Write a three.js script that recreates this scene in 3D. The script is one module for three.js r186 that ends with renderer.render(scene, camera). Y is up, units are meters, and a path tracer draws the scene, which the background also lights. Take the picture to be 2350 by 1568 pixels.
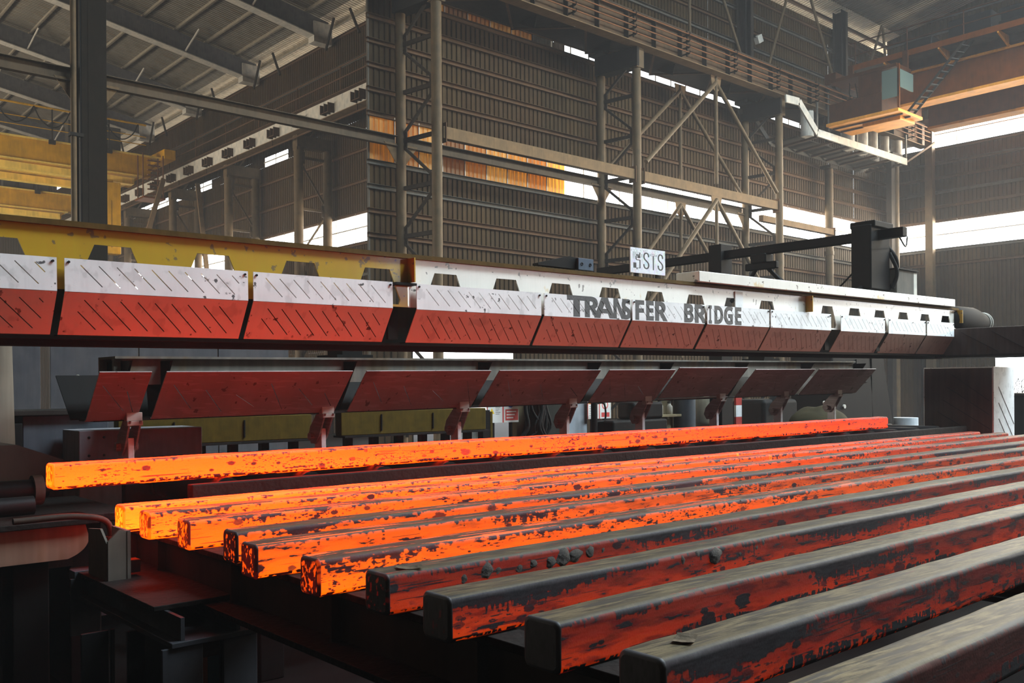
import * as THREE from 'three';
import { RoundedBoxGeometry } from 'three/addons/geometries/RoundedBoxGeometry.js';
import { mergeGeometries } from 'three/addons/utils/BufferGeometryUtils.js';
import { RectAreaLightUniformsLib } from 'three/addons/lights/RectAreaLightUniformsLib.js';

// ---------------------------------------------------------------- camera, sky, daylight, exposure
const scene = new THREE.Scene();
const camera = new THREE.PerspectiveCamera(2 * Math.atan(784 / 2145.8) * 180 / Math.PI, 2350 / 1568, 0.05, 400);
camera.rotation.order = 'YXZ';
camera.position.set(0, 2, 0);
camera.rotation.set(0, -0.722768, -0.006486);
camera.setViewOffset(2350, 1568, 0, -104.25, 2350, 1568);      // lens shifted up: uprights stay upright
camera.updateProjectionMatrix();

const renderer = new THREE.WebGLRenderer();
renderer.toneMapping = THREE.LinearToneMapping;
renderer.toneMappingExposure = 1.0;
renderer.shadowMap.enabled = true;
RectAreaLightUniformsLib.init();

const SKY = 7;
scene.background = new THREE.Color(0.93 * SKY, 0.97 * SKY, 1.0 * SKY);   // even white overcast
scene.fog = new THREE.FogExp2(new THREE.Color(0.9, 0.92, 0.95), 0.0013);  // dust and fume in the hall

// daylight entering through each run of openings: [centre, facing, width, height, intensity, tint]
function daylight(name, [x, y, z], [fx, fy, fz], w, h, k, tint = 0xeaf2ff) {
  const l = new THREE.RectAreaLight(tint, k, w, h);
  l.name = name; l.position.set(x, y, z); l.lookAt(x + fx, y + fy, z + fz); l.castShadow = true; scene.add(l); return l;
}
daylight('daylight_roof_strip', [23, 20.15, 1.8], [0, -1, -0.17], 26, 5.6, 37, 0xdff4ff);
daylight('daylight_right_upper', [44.2, 13.3, -6], [-1, 0, 0], 30, 1.2, 130, 0xfff2dc);
daylight('daylight_right_lower', [44.2, 8.8, -6], [-1, 0, 0], 30, 1.25, 130, 0xfff2dc);
daylight('daylight_back_band', [32, 8.8, -22.6], [0, 0, 1], 21, 1.25, 38, 0xfff2dc);
daylight('daylight_side_bay', [22.8, 8.8, -46], [-1, 0, 0], 44, 1.25, 30, 0xfff2dc);
daylight('daylight_added_bay', [-14.4, 5.5, -51], [1, 0, 0], 42, 5, 22, 0xfff2dc);  // opening out of view, added to light the bay haze and crane undersides
// ---------------------------------------------------------------- helpers
const V = (x, y, z) => new THREE.Vector3(x, y, z);
let seed = 1;
function rnd() { seed = (seed + 0x6D2B79F5) | 0; let t = Math.imul(seed ^ (seed >>> 15), 1 | seed); t = (t + Math.imul(t ^ (t >>> 7), 61 | t)) ^ t; return ((t ^ (t >>> 14)) >>> 0) / 4294967296; }
const rr = (a, b) => a + (b - a) * rnd();
const clamp = (x, a = 0, b = 1) => Math.min(b, Math.max(a, x));
const ss = (a, b, x) => { const t = clamp((x - a) / (b - a)); return t * t * (3 - 2 * t); };
const mix = (a, b, t) => a + (b - a) * t;

// survey: a sight line through a picture point, met with a real plane of the hall
const CY = Math.cos(-0.722768), SY = Math.sin(-0.722768), CR = Math.cos(-0.006486), SR = Math.sin(-0.006486);
function sight(px, py) { let u = (px - 1175) / 2145.8, v = -(py - 888.25) / 2145.8; [u, v] = [CR * u - SR * v, SR * u + CR * v]; return [CY * u - SY, v, -SY * u - CY]; }
function onX(px, py, X) { const d = sight(px, py), t = X / d[0]; return V(X, 2 + d[1] * t, d[2] * t); }
function onY(px, py, Y) { const d = sight(px, py), t = (Y - 2) / d[1]; return V(d[0] * t, Y, d[2] * t); }
function onZ(px, py, Z) { const d = sight(px, py), t = Z / d[2]; return V(d[0] * t, 2 + d[1] * t, Z); }

// tileable value noise, period P lattice cells
const LAT = new Float32Array(65536); { seed = 77; for (let i = 0; i < 65536; i++) LAT[i] = rnd(); }
function vn(x, y, px = 256, py = 256) {
  const x0 = Math.floor(x), y0 = Math.floor(y); let fx = x - x0, fy = y - y0; fx = fx * fx * (3 - 2 * fx); fy = fy * fy * (3 - 2 * fy);
  const a = ((x0 % px) + px) % px, b = (a + 1) % px, c = (((y0 % py) + py) % py) * 256, d = ((((y0 + 1) % py) + py) % py) * 256;
  const n0 = LAT[a + c] + (LAT[b + c] - LAT[a + c]) * fx, n1 = LAT[a + d] + (LAT[b + d] - LAT[a + d]) * fx; return n0 + (n1 - n0) * fy;
}
function fbm(x, y, px, py, o = 4) { let s = 0, a = 0.5, t = 0; for (let i = 0; i < o; i++) { s += a * vn(x + i * 17, y + i * 31, Math.min(256, px << i), Math.min(256, py << i)); t += a; a *= 0.5; x *= 2; y *= 2; } return s / t; }
const enc = (c) => { c = clamp(c); return 255 * (c <= 0.0031308 ? c * 12.92 : 1.055 * Math.pow(c, 1 / 2.4) - 0.055); };
function tex(w, h, fn, { srgb = true, rx = 1, ry = 1 } = {}) {      // fn(u, v, out) fills linear colours; u, v in 0..1
  const d = new Uint8Array(w * h * 4), o = [0, 0, 0];
  for (let y = 0, k = 0; y < h; y++) for (let x = 0; x < w; x++, k += 4) { fn(x / w, y / h, o); for (let c = 0; c < 3; c++) d[k + c] = srgb ? enc(o[c]) : 255 * clamp(o[c]); d[k + 3] = 255; }
  const t = new THREE.DataTexture(d, w, h); t.wrapS = t.wrapT = THREE.RepeatWrapping; t.magFilter = THREE.LinearFilter; t.minFilter = THREE.LinearMipmapLinearFilter; t.generateMipmaps = true;
  if (srgb) t.colorSpace = THREE.SRGBColorSpace; t.repeat.set(rx, ry); t.needsUpdate = true; return t;
}
const lin = (hex) => new THREE.Color(hex).toArray();

// geometry
function metric(g) {                                                // uv in metres by the way each face looks
  if (g.index) g = g.toNonIndexed();
  const p = g.attributes.position, n = g.attributes.normal, uv = new Float32Array(p.count * 2);
  for (let i = 0; i < p.count; i += 3) {
    const ax = Math.abs(n.getX(i) + n.getX(i + 1) + n.getX(i + 2)), ay = Math.abs(n.getY(i) + n.getY(i + 1) + n.getY(i + 2)), az = Math.abs(n.getZ(i) + n.getZ(i + 1) + n.getZ(i + 2));
    for (let k = i; k < i + 3; k++) {
      const x = p.getX(k), y = p.getY(k), z = p.getZ(k);
      if (az >= ax && az >= ay) { uv[2 * k] = x; uv[2 * k + 1] = y; } else if (ax >= ay) { uv[2 * k] = z; uv[2 * k + 1] = y; } else { uv[2 * k] = x; uv[2 * k + 1] = z; }
    }
  }
  const r = new THREE.BufferGeometry(); r.setAttribute('position', p); r.setAttribute('normal', n); r.setAttribute('uv', new THREE.BufferAttribute(uv, 2)); return r;
}
const box = (x, y, z, sx, sy, sz) => new THREE.BoxGeometry(sx, sy, sz).translate(x, y, z);           // by its centre
const span = (x0, x1, y0, y1, z0, z1) => box((x0 + x1) / 2, (y0 + y1) / 2, (z0 + z1) / 2, Math.abs(x1 - x0), Math.abs(y1 - y0), Math.abs(z1 - z0));
const rbox = (x, y, z, sx, sy, sz, r = 0.01) => new RoundedBoxGeometry(sx, sy, sz, 2, r).translate(x, y, z);
const rspan = (x0, x1, y0, y1, z0, z1, r = 0.01) => rbox((x0 + x1) / 2, (y0 + y1) / 2, (z0 + z1) / 2, Math.abs(x1 - x0), Math.abs(y1 - y0), Math.abs(z1 - z0), r);
function frame(a, b, up = V(0, 1, 0)) {                             // local x runs from a to b, y is as near up as it can be
  const x = b.clone().sub(a).normalize(); let z = x.clone().cross(up); if (z.lengthSq() < 1e-6) z = x.clone().cross(V(1, 0, 0)); z.normalize();
  return new THREE.Matrix4().makeBasis(x, z.clone().cross(x), z).setPosition(a.clone().add(b).multiplyScalar(0.5));
}
const bar = (a, b, h, w, up) => new THREE.BoxGeometry(a.distanceTo(b), h, w).applyMatrix4(frame(a, b, up));
const tube = (a, b, r, seg = 14, r2 = r) => new THREE.CylinderGeometry(r2, r, a.distanceTo(b), seg).rotateZ(-Math.PI / 2).applyMatrix4(frame(a, b));
function ibeam(a, b, h, w, t = 0.02, up) {                          // rolled H or I section
  const L = a.distanceTo(b), m = frame(a, b, up);
  return [[0, h / 2 - t / 2, 0, t, w], [0, -h / 2 + t / 2, 0, t, w], [0, 0, 0, h - 2 * t, t]].map(([x, y, z, sy, sz]) => new THREE.BoxGeometry(L, sy, sz).translate(x, y, z).applyMatrix4(m));
}
function cbeam(a, b, h, w, t = 0.012, up) {                         // channel, open towards local +z
  const L = a.distanceTo(b), m = frame(a, b, up);
  return [[h / 2 - t / 2, 0, t, w], [-h / 2 + t / 2, 0, t, w], [0, -w / 2 + t / 2, h, t]].map(([y, z, sy, sz]) => new THREE.BoxGeometry(L, sy, sz).translate(0, y, z).applyMatrix4(m));
}
function angle(a, b, s, t = 0.01, up) { const L = a.distanceTo(b), m = frame(a, b, up); return [new THREE.BoxGeometry(L, s, t).applyMatrix4(m), new THREE.BoxGeometry(L, t, s).translate(0, -s / 2, s / 2).applyMatrix4(m)]; }
function plate(pts, t, m) {                                         // outline in local x, y; thickness along z, centred
  const g = new THREE.ExtrudeGeometry(pts instanceof THREE.Shape ? pts : new THREE.Shape(pts.map(([x, y]) => new THREE.Vector2(x, y))), { depth: t, bevelEnabled: false }).translate(0, 0, -t / 2);
  return m ? g.applyMatrix4(m) : g;
}
function hose(pts, r, seg = 24, rad = 8) { return new THREE.TubeGeometry(new THREE.CatmullRomCurve3(pts), seg, r, rad); }
function weld(gs) {
  gs = [].concat(gs).flat(3).map((g) => { const h = g.index ? g.toNonIndexed() : g; for (const k of Object.keys(h.attributes)) if (!['position', 'normal', 'uv'].includes(k)) h.deleteAttribute(k); return h; });
  return gs.length > 1 ? mergeGeometries(gs) : gs[0];
}
// objects
const used = {};
const numbered = (n) => { const k = used[n] = (used[n] ?? -1) + 1; return k ? n + '_' + String(k).padStart(3, '0') : n; };
function obj(name, gs, m, parent = scene, keepUv = false) {
  const g = weld(gs), o = new THREE.Mesh(keepUv ? g : metric(g), m);
  o.name = parent === scene ? numbered(name) : name; o.castShadow = o.receiveShadow = true; parent.add(o); return o;
}
function share(name, g, m, parent, x = 0, y = 0, z = 0) { const o = new THREE.Mesh(g, m); o.name = name; o.castShadow = o.receiveShadow = true; o.position.set(x, y, z); parent.add(o); return o; }
function tag(o, label, category, group, kind) { Object.assign(o.userData, { label, category, kind: kind ?? 'thing' }); if (group) o.userData.group = group; return o; }
function thing(name, label, category, [x, y, z] = [0, 0, 0], group) { const o = new THREE.Group(); o.name = numbered(name); o.position.set(x, y, z); scene.add(o); return tag(o, label, category, group); }
const NEAR = 0.9308;                                               // the bridge and what rides on it, surveyed again: nearer than first taken
function resurvey(o, k = NEAR) { o.position.set(o.position.x * k, 2 + (o.position.y - 2) * k, o.position.z * k); o.scale.multiplyScalar(k); return o; }
function struct(name, label) { const o = new THREE.Group(); o.name = name; o.userData = { kind: 'structure', label }; scene.add(o); return o; }

// ---------------------------------------------------------------- materials
const grime = tex(512, 512, (u, v, o) => { const a = fbm(u * 8, v * 8, 8, 8, 5), b = fbm(u * 40, v * 5, 40, 5, 3), k = 0.62 + 0.5 * a * 0.8 + 0.25 * (b - 0.5); o[0] = o[1] = o[2] = k; o[0] *= 1 + 0.12 * (a - 0.4); o[2] *= 1 - 0.12 * (a - 0.4); });
const streak = tex(512, 512, (u, v, o) => { const a = fbm(u * 6, v * 6, 6, 6, 5), b = fbm(u * 64, v * 3, 64, 3, 3), c = ss(0.56, 0.7, fbm(u * 12 + 9, v * 3, 12, 3, 4)); const k = 0.7 + 0.35 * (a - 0.5) + 0.4 * (b - 0.5); o[0] = k * mix(1, 0.9, c); o[1] = k * mix(0.95, 0.74, c); o[2] = k * mix(0.86, 0.55, c); });
const bumps = tex(256, 256, (u, v, o) => { o[0] = o[1] = o[2] = fbm(u * 16, v * 16, 16, 16, 4); }, { srgb: false });
const rep = (t, r, ry = r) => { const c = t.clone(); c.repeat.set(r, ry); c.needsUpdate = true; return c; };
const grime1 = rep(grime, 0.7), grimeBig = rep(grime, 0.22), streak1 = rep(streak, 0.35), bump1 = rep(bumps, 2);
const mat = (color, o = {}) => new THREE.MeshPhysicalMaterial({ color, roughness: 0.8, metalness: 0, specularIntensity: 0.25, map: grime1, ...o });   // dull, dusty
const M = {
  sheetA: mat(0x3f2f1b, { map: streak1, roughness: 0.75 }), sheetB: mat(0x392c18, { map: streak1, roughness: 0.75 }), sheetC: mat(0x43341e, { map: streak1, roughness: 0.75 }),
  girt: mat(0x533e2c), girtGrey: mat(0x56534d), tubeCol: mat(0x584935, { roughness: 0.6 }), lacing: mat(0x302a24), beamBrown: mat(0x6c5840), girder: mat(0x54412f), rustPipe: mat(0x784f34),
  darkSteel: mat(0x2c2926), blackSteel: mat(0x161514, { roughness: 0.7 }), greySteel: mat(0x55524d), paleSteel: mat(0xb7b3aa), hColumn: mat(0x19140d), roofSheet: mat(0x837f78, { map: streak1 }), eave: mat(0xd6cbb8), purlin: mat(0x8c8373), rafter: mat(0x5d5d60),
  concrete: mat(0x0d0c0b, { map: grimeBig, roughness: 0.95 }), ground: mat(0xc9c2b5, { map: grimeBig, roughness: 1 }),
};
// ---------------------------------------------------------------- the halls
M.glass = new THREE.MeshPhysicalMaterial({ color: 0xffffff, transmission: 1, thickness: 0, roughness: 0.12, ior: 1.3 });
M.fibre = [0xf0c565, 0xe3b04e, 0xf5d283, 0xb98a44].map((c) => new THREE.MeshPhysicalMaterial({ color: c, transmission: 0.75, thickness: 0, roughness: 0.95, map: streak1 }));

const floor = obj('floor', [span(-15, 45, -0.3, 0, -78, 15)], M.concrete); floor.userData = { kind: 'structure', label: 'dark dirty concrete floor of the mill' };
const yard = obj('ground', [span(-160, 240, -0.5, -0.31, -240, 160)], M.ground); yard.userData = { kind: 'structure', label: 'pale ground outside the hall' };

const sheetCache = {};
function sheetGeo(h, n = 6, p = 0.18) {                             // corrugated cladding sheet, n ribs wide, standing on y = 0
  const key = [h.toFixed(3), n].join(); if (sheetCache[key]) return sheetCache[key];
  const f = []; for (let i = 0; i < n; i++) { const x = i * p; f.push([x, 0], [x + 0.118, 0], [x + 0.132, -0.038], [x + 0.166, -0.038]); } f.push([n * p, 0]);
  const s = new THREE.Shape([...f.map(([x, z]) => new THREE.Vector2(x, z)), ...f.slice().reverse().map(([x, z]) => new THREE.Vector2(x, z - 0.004))]);
  const g = new THREE.ExtrudeGeometry(s, { depth: h, bevelEnabled: false }).rotateX(-Math.PI / 2);
  g.scale(1, 1, -1);                                                // rib depth runs outward, to -z
  const ix = g.attributes.position; for (let i = 0; i < ix.count; i += 3) { for (const a of [g.attributes.position, g.attributes.normal, g.attributes.uv]) for (let c = 0; c < a.itemSize; c++) { const q = a.array[(i + 1) * a.itemSize + c]; a.array[(i + 1) * a.itemSize + c] = a.array[(i + 2) * a.itemSize + c]; a.array[(i + 2) * a.itemSize + c] = q; } }
  return sheetCache[key] = metric(g);
}
const SW = 1.08;
function clad(parent, x0, x1, y0, y1, mats = [M.sheetA, M.sheetB, M.sheetC], name = 'sheet') {
  const n = Math.max(1, Math.round((x1 - x0) / SW)), k = (x1 - x0) / (n * SW), g = sheetGeo(y1 - y0);
  for (let i = 0; i < n; i++) { const o = share(name, g, mats[Math.floor(rnd() * mats.length)], parent, x0 + i * SW * k, y0, rr(-0.004, 0.004)); o.scale.x = k * 1.001; }
}
function girts(parent, x0, x1, ys, z = 0.055) {
  for (const y of ys) obj('girt', [span(x0, x1, y + 0.035, y + 0.045, z - 0.05, z + 0.05), span(x0, x1, y - 0.075, y + 0.035, z - 0.05, z - 0.04), span(x0, x1, y - 0.085, y - 0.075, z - 0.05, z + 0.03)], rnd() < 0.6 ? M.girt : M.girtGrey, parent);
}
const GY = []; for (let k = -9; k < 16; k++) GY.push(9.42 + 0.655 * k);
const BAND = [8.15, 9.42], UP = [12.75, 13.95];
let windows = 0;
function windowRun(parent, x0, x1, [y0, y1], kind, wide = 0.86) {   // a run of panes between two girts
  const w = new THREE.Group(); w.name = 'window_' + (++windows); w.userData = { kind: 'structure', label: kind === 'fibre' ? 'run of yellowed corrugated fibreglass panes' : 'run of bright clear panes in thin frames' };
  const n = Math.max(1, Math.round((x1 - x0) / wide)), d = (x1 - x0) / n;
  w.position.copy(parent.position); w.rotation.copy(parent.rotation); scene.add(w);
  for (let i = 0; i < n; i++) {
    if (kind === 'fibre') { const g = sheetGeo(y1 - y0, 5, 0.18); const o = share('pane', g, M.fibre[i % 7 === 3 ? 3 : i % 3], w, x0 + i * d + 0.02, y0, rr(-0.005, 0.005)); o.scale.x = (d - 0.035) / 0.9; }
    else share('pane', windowRun[d.toFixed(3) + y0] ??= metric(span(0.02, d - 0.02, 0, y1 - y0, -0.004, 0.004)), M.glass, w, x0 + i * d, y0, 0);
    if (i) obj('mullion', [span(x0 + i * d - 0.012, x0 + i * d + 0.012, y0, y1, -0.02, 0.02)], M.paleSteel, w);
  }
  if (kind !== 'fibre') obj('transom', [span(x0, x1, (y0 + y1) / 2 - 0.022, (y0 + y1) / 2 + 0.022, -0.03, 0.03)], M.paleSteel, w);
}
// back wall (z = -21.4), from the corner by the side bay to the right wall
const wallBack = struct('wall_back', 'ribbed metal cladding wall with rusty girts behind the laced columns'); wallBack.position.z = -21.4;
{
  const a = 13.8, b = 42.7, d = [[15.2, 19.3], [38.6, 41.6]];
  clad(wallBack, a, d[0][0], 0, 3.2); clad(wallBack, d[0][1], d[1][0], 0, 3.2); clad(wallBack, d[1][1], b, 0, 3.2);
  clad(wallBack, a, b, 3.2, BAND[0]); clad(wallBack, a, b, BAND[1], UP[0]); clad(wallBack, a, b, UP[1], 17.6);
  girts(wallBack, a - 0.09, b, GY.filter((y) => y > 3.2 && (y < 8.2 || y > 9.3) && Math.abs(y - 13.35) > 0.5));
  windowRun(wallBack, a, 21.2, BAND, 'fibre'); windowRun(wallBack, 21.2, b, BAND, 'clear');
  windowRun(wallBack, a, 19.8, UP, 'fibre'); windowRun(wallBack, 19.8, b, UP, 'clear');
  obj('corner_trim', [span(a - 0.04, a, 0, 17.6, -0.06, 0.02)], M.girtGrey, wallBack);
}
// right wall (x = 42.7): local x runs to +z
const wallRight = struct('wall_right', 'ribbed metal cladding end wall with two bright window bands'); wallRight.position.x = 42.7; wallRight.rotation.y = -Math.PI / 2;
{
  const a = -21.4, b = 14;
  clad(wallRight, a, -16.6, 0, 3.6); clad(wallRight, -9.8, b, 0, 3.6); clad(wallRight, a, 3, 3.6, BAND[0]); clad(wallRight, 3, b, 3.6, 4.6); clad(wallRight, 3, b, 6.3, BAND[0]); windowRun(wallRight, 3, b, [4.6, 6.3], 'clear', 2.2); clad(wallRight, a, b, BAND[1], UP[0]); clad(wallRight, a, b, UP[1], 18);
  clad(wallRight, a, b, 18, 22);
  girts(wallRight, a, b, GY.filter((y) => y > 7.4 && (y < 8.2 || y > 9.3) && Math.abs(y - 13.35) > 0.55));
  windowRun(wallRight, a, b, BAND, 'clear', 3.2); windowRun(wallRight, a, b, UP, 'clear', 3.2);
}
const wallLeft = struct('wall_left', 'cladding wall at the left end of the hall'); wallLeft.position.set(-14, 0, 0); wallLeft.rotation.y = Math.PI / 2;
obj('panel', [span(-14, 30, 0, 22, -0.2, 0), span(72, 78, 0, 22, -0.2, 0), span(30, 72, 0, 3, -0.2, 0), span(30, 72, 8, 22, -0.2, 0)], M.sheetB, wallLeft);
const wallFront = struct('wall_front', 'cladding wall behind the viewer'); wallFront.position.z = 14;
obj('panel', [span(-14, 17.5, 0, 22, 0, 0.2), span(17.5, 42.9, 0, 5.2, 0, 0.2), span(17.5, 42.9, 6.5, 22, 0, 0.2)], M.sheetB, wallFront); windowRun(wallFront, 17.5, 42.7, [5.2, 6.5], 'clear', 2.1);
// side bay: long wall at x = 21.4, end wall at z = -77
const wallBay = struct('wall_side_bay', 'hazy cladding wall of the side bay with a bright window band'); wallBay.position.x = 21.4; wallBay.rotation.y = -Math.PI / 2;
{
  const a = -77, b = -21.6; clad(wallBay, a, -31, 0, 3.6); clad(wallBay, -24.2, b, 0, 3.6); clad(wallBay, a, b, 3.6, BAND[0]); clad(wallBay, a, b, BAND[1], 12.9); clad(wallBay, a, b, 13.35, 17.3);
  girts(wallBay, a, b, GY.filter((y, i) => i % 2 && (y < 8.2 || y > 9.3) && Math.abs(y - 13.1) > 0.4));
  windowRun(wallBay, a, b, BAND, 'clear', 1.6);
  for (const [u0, u1] of [[-77, -66], [-60, -52.6], [-51, -48.8], [-42.6, -40.2], [-33, -23]]) windowRun(wallBay, u0, u1, [12.9, 13.35], 'clear', 1.2);
  for (const [u0, u1] of [[-66, -60], [-52.6, -51], [-48.8, -42.6], [-40.2, -33], [-23, -21.6]]) clad(wallBay, u0, u1, 12.9, 13.35);
}
const wallFar = struct('wall_far_bay', 'far end wall of the side bay'); wallFar.position.z = -77;
clad(wallFar, -14, 21.4, 0, 24);

// roofs: sheets run down the slope, purlins along the eaves
function roofSlope(name, label, from, to, along, n, gap, purlinEvery = 1.5, step = SW) {
  const r = struct(name, label), L = from.distanceTo(to), dir = to.clone().sub(from).normalize(), side = along.clone().normalize(), nrm = side.clone().cross(dir).normalize();
  r.matrixAutoUpdate = true; r.applyMatrix4(new THREE.Matrix4().makeBasis(side, dir, nrm).setPosition(from));
  for (let i = 0; i < n; i++) {
    if (!gap || i < gap[0] || i >= gap[1]) { share('sheet', sheetGeo(L - 2.3), M.roofSheet, r, i * step, 2.3, 0); share('lit_eave_sheet', sheetGeo(2.34), M.eave, r, i * step, 0, 0.006); continue; }  // eave row paler: outdoor bounce light put into its colour
    share('sheet', sheetGeo(gap[2]), M.roofSheet, r, i * step, 0, 0); share('sheet', sheetGeo(L - gap[3]), M.roofSheet, r, i * step, gap[3], 0);
    share('skylight_pane', sheetGeo(gap[3] - gap[2]), M.glass, r, i * step, gap[2], 0);
  }
  for (let d = 0.15; d < L; d += purlinEvery) obj('purlin', [span(0, n * step, d - 0.035, d + 0.035, 0.02, 0.2), span(0, n * step, d - 0.035, d + 0.06, 0.19, 0.2)], M.purlin, r);
  return r;
}
// main hall: eave over the back wall; the sheets look down, so the local z points down
roofSlope('roof_main_back', 'ribbed roof sheets over the main hall, back slope', V(44, 17.95, -23), V(44, 21.3, -3.6), V(-1, 0, 0), 54);
roofSlope('roof_main_front', 'ribbed roof sheets over the main hall, front slope', V(-14.3, 18.0, 15.6), V(-14.3, 21.3, -3.6), V(1, 0, 0), 54, [22, 47, 11.1, 16.7]);   // translucent strip
roofSlope('roof_bay_right', 'ribbed roof sheets over the side bay, right slope', V(23.2, 17.85, -77), V(4.5, 20.95, -77), V(0, 0, 1), 50);
roofSlope('roof_bay_left', 'ribbed roof sheets over the side bay, left slope', V(-14.3, 17.85, -23), V(4.5, 20.95, -23), V(0, 0, -1), 50);
obj('gable', [span(-14, 22, 18.4, 22, -22.9, -22.7)], M.sheetB).userData = { kind: 'structure', label: 'dark gable between the two roofs' };
// ---------------------------------------------------------------- columns, beams, runway girders, cranes
M.orangeLight = mat(0xe39a3c, { map: rep(grime, 0.5), roughness: 0.5 }); M.orange = mat(0x6e3a12, { map: rep(grime, 0.5), roughness: 0.5 }); M.orangeDeep = mat(0x45250f, { map: rep(grime, 0.5), roughness: 0.55 }); M.craneLit = mat(0xffd968, { map: rep(grime, 0.3), roughness: 0.45 }); M.craneYellow = mat(0xd9a21c, { map: rep(grime, 0.3), roughness: 0.45 });
const ORD = ['first', 'second', 'third', 'fourth', 'fifth', 'sixth'];
function lacedColumn(label, x, z, dx, dz, top, mt, ml, r = 0.14, headH = 0.6, step = 1.3, group = undefined, mh = M.blackSteel) {  // inner tube at x, z; outer tube at dx, dz from it
  const c = thing('laced_column', label, 'column', [x, 0, z], group), L = Math.hypot(dx, dz), d = V(dx / L, 0, dz / L);
  obj('inner_tube', [new THREE.CylinderGeometry(r, r, top, 20).translate(0, top / 2, 0)], mt, c);
  obj('outer_tube', [new THREE.CylinderGeometry(r, r, top, 20).translate(dx, top / 2, dz)], mt, c);
  let k = 0; for (let y = 0.9; y < top - 0.5; y += step, k++) {
    obj('lacing', [bar(V(0, y, 0).addScaledVector(d, r * 0.8), V(dx, y, dz).addScaledVector(d, -r * 0.8), 0.11, 0.07)], ml, c);
    const a = k % 2 ? V(0, y + 0.08, 0) : V(dx, y + 0.08, dz), b = k % 2 ? V(dx, y + step - 0.08, dz) : V(0, y + step - 0.08, 0), n = b.clone().sub(a).normalize();
    obj('lacing', [bar(a.addScaledVector(n, 0.12), b.addScaledVector(n, -0.12), 0.075, 0.06)], ml, c);
    const q = k % 2 ? V(0, y, 0).addScaledVector(d, r) : V(dx, y, dz).addScaledVector(d, -r);
    obj('gusset', [new THREE.BoxGeometry(0.22, 0.5, 0.03).rotateY(Math.atan2(-d.z, d.x)).translate(q.x, q.y, q.z)], ml, c);
  }
  if (headH) obj('head', [bar(V(0, top - headH / 2, 0).addScaledVector(d, -0.16), V(dx, top - headH / 2, dz).addScaledVector(d, 0.1), headH, 0.42)], mh, c);
  obj('cap', [rbox(0, top - 0.32, 0, 0.34, 0.62, 0.34, 0.01)], mt, c);
  return c;
}
[14.8, 22.75, 30.85].forEach((x, i) => lacedColumn(`${ORD[i]} laced twin tube column before the ribbed back wall, counted from its free edge`, x, -19.7, -0.2, -1.36, 12.76, M.tubeCol, M.lacing));
{ const c = thing('round_column', 'single round brown column before the window band in the right half of the back wall', 'column', [36.5, 0, -20.9]); obj('shaft', [new THREE.CylinderGeometry(0.17, 0.17, 11.2, 20).translate(0, 5.6, 0)], M.tubeCol, c); obj('collar', [new THREE.CylinderGeometry(0.2, 0.2, 0.16, 20).translate(0, 7.6, 0)], M.tubeCol, c); obj('head', [rbox(0, 11.25, 0, 0.6, 0.12, 0.5, 0.01)], M.lacing, c); }
{ const c = thing('round_column', 'grey column in the corner where back wall and right wall meet', 'column', [39.9, 0, -19.7]); obj('shaft', [new THREE.CylinderGeometry(0.2, 0.2, 12, 20).translate(0, 6, 0)], M.tubeCol, c); obj('web', [span(-0.5, -0.12, 0, 11.8, -0.12, 0.12)], M.lacing, c); obj('head', [rbox(-0.2, 12.05, 0, 0.9, 0.1, 0.5, 0.01)], M.lacing, c); }
{ const c = thing('wall_column', 'square column against the right wall crossing both window bands', 'column', [42.25, 0, -19.2]); obj('shaft', [rbox(0, 7, 0, 0.3, 14, 0.34, 0.01)], M.tubeCol, c); obj('base_plate', [rbox(0, 0.03, 0, 0.6, 0.06, 0.6, 0.01)], M.darkSteel, c); }
// bare column of the open bay, with a rod standing beside it
{
  const c = thing('h_column', 'wide dark steel column standing alone on the left, a thin pipe beside it', 'column', [6.5, 0, -21.05]);
  obj('shaft', ibeam(V(0, 0, 0), V(0, 19, 0), 0.42, 0.42, 0.02, V(0, 0, 1)), M.hColumn, c);
  obj('cover_plate', [span(-0.08, 0.3, 0, 19, 0.2, 0.215)], M.hColumn, c);
  obj('side_flange', [span(-0.24, -0.08, 0, 19, 0.1, 0.2)], M.blackSteel, c);
  obj('riser_pipe', [new THREE.CylinderGeometry(0.06, 0.06, 19, 14).translate(-0.36, 9.5, 0.16)], M.tubeCol, c);
  obj('pipe_clip', [span(-0.45, -0.18, 7.35, 7.42, 0.08, 0.24)], M.darkSteel, c);
}
[[-3, 6.2, 'leaving the picture on the left beside the dark column'], [6.75, 14.45, 'between the lone dark column and the first laced column'], [14.75, 22.45, 'between the first and second laced columns, just inside the wall'], [22.7, 30.5, 'between the second and third laced columns, just inside the wall']].forEach(([a, b, l]) => {
  const t = thing('tie_beam', 'long horizontal brown beam ' + l, 'beam', [a, 8.82, -21.06]); obj('channel', cbeam(V(0, -0.14, 0), V(b - a, -0.14, 0), 0.28, 0.16, 0.014), M.tieDark ??= mat(0x5a4d3e), t);
  for (const s of [0, b - a]) obj('haunch', [plate([[0, 0], [s ? -0.4 : 0.4, 0], [0, -0.55]], 0.02).translate(s, -0.2, 0)], M.beamBrown, t);
});
[[14.95, 22.6, 'first and second'], [22.9, 30.7, 'second and third']].forEach(([a, b, l]) => { const t = thing('strut_beam', `pale brown box strut joining the front tubes of the ${l} laced columns`, 'beam', [a, 8.72, -19.7]); obj('shell', [rspan(0, b - a, -0.16, 0.16, -0.1, 0.1, 0.01)], M.beamBrown, t); for (const s of [0.06, b - a - 0.06]) obj('end_plate', [span(s - 0.015, s + 0.015, -0.26, 0.26, -0.15, 0.15)], M.girt, t); });
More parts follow.
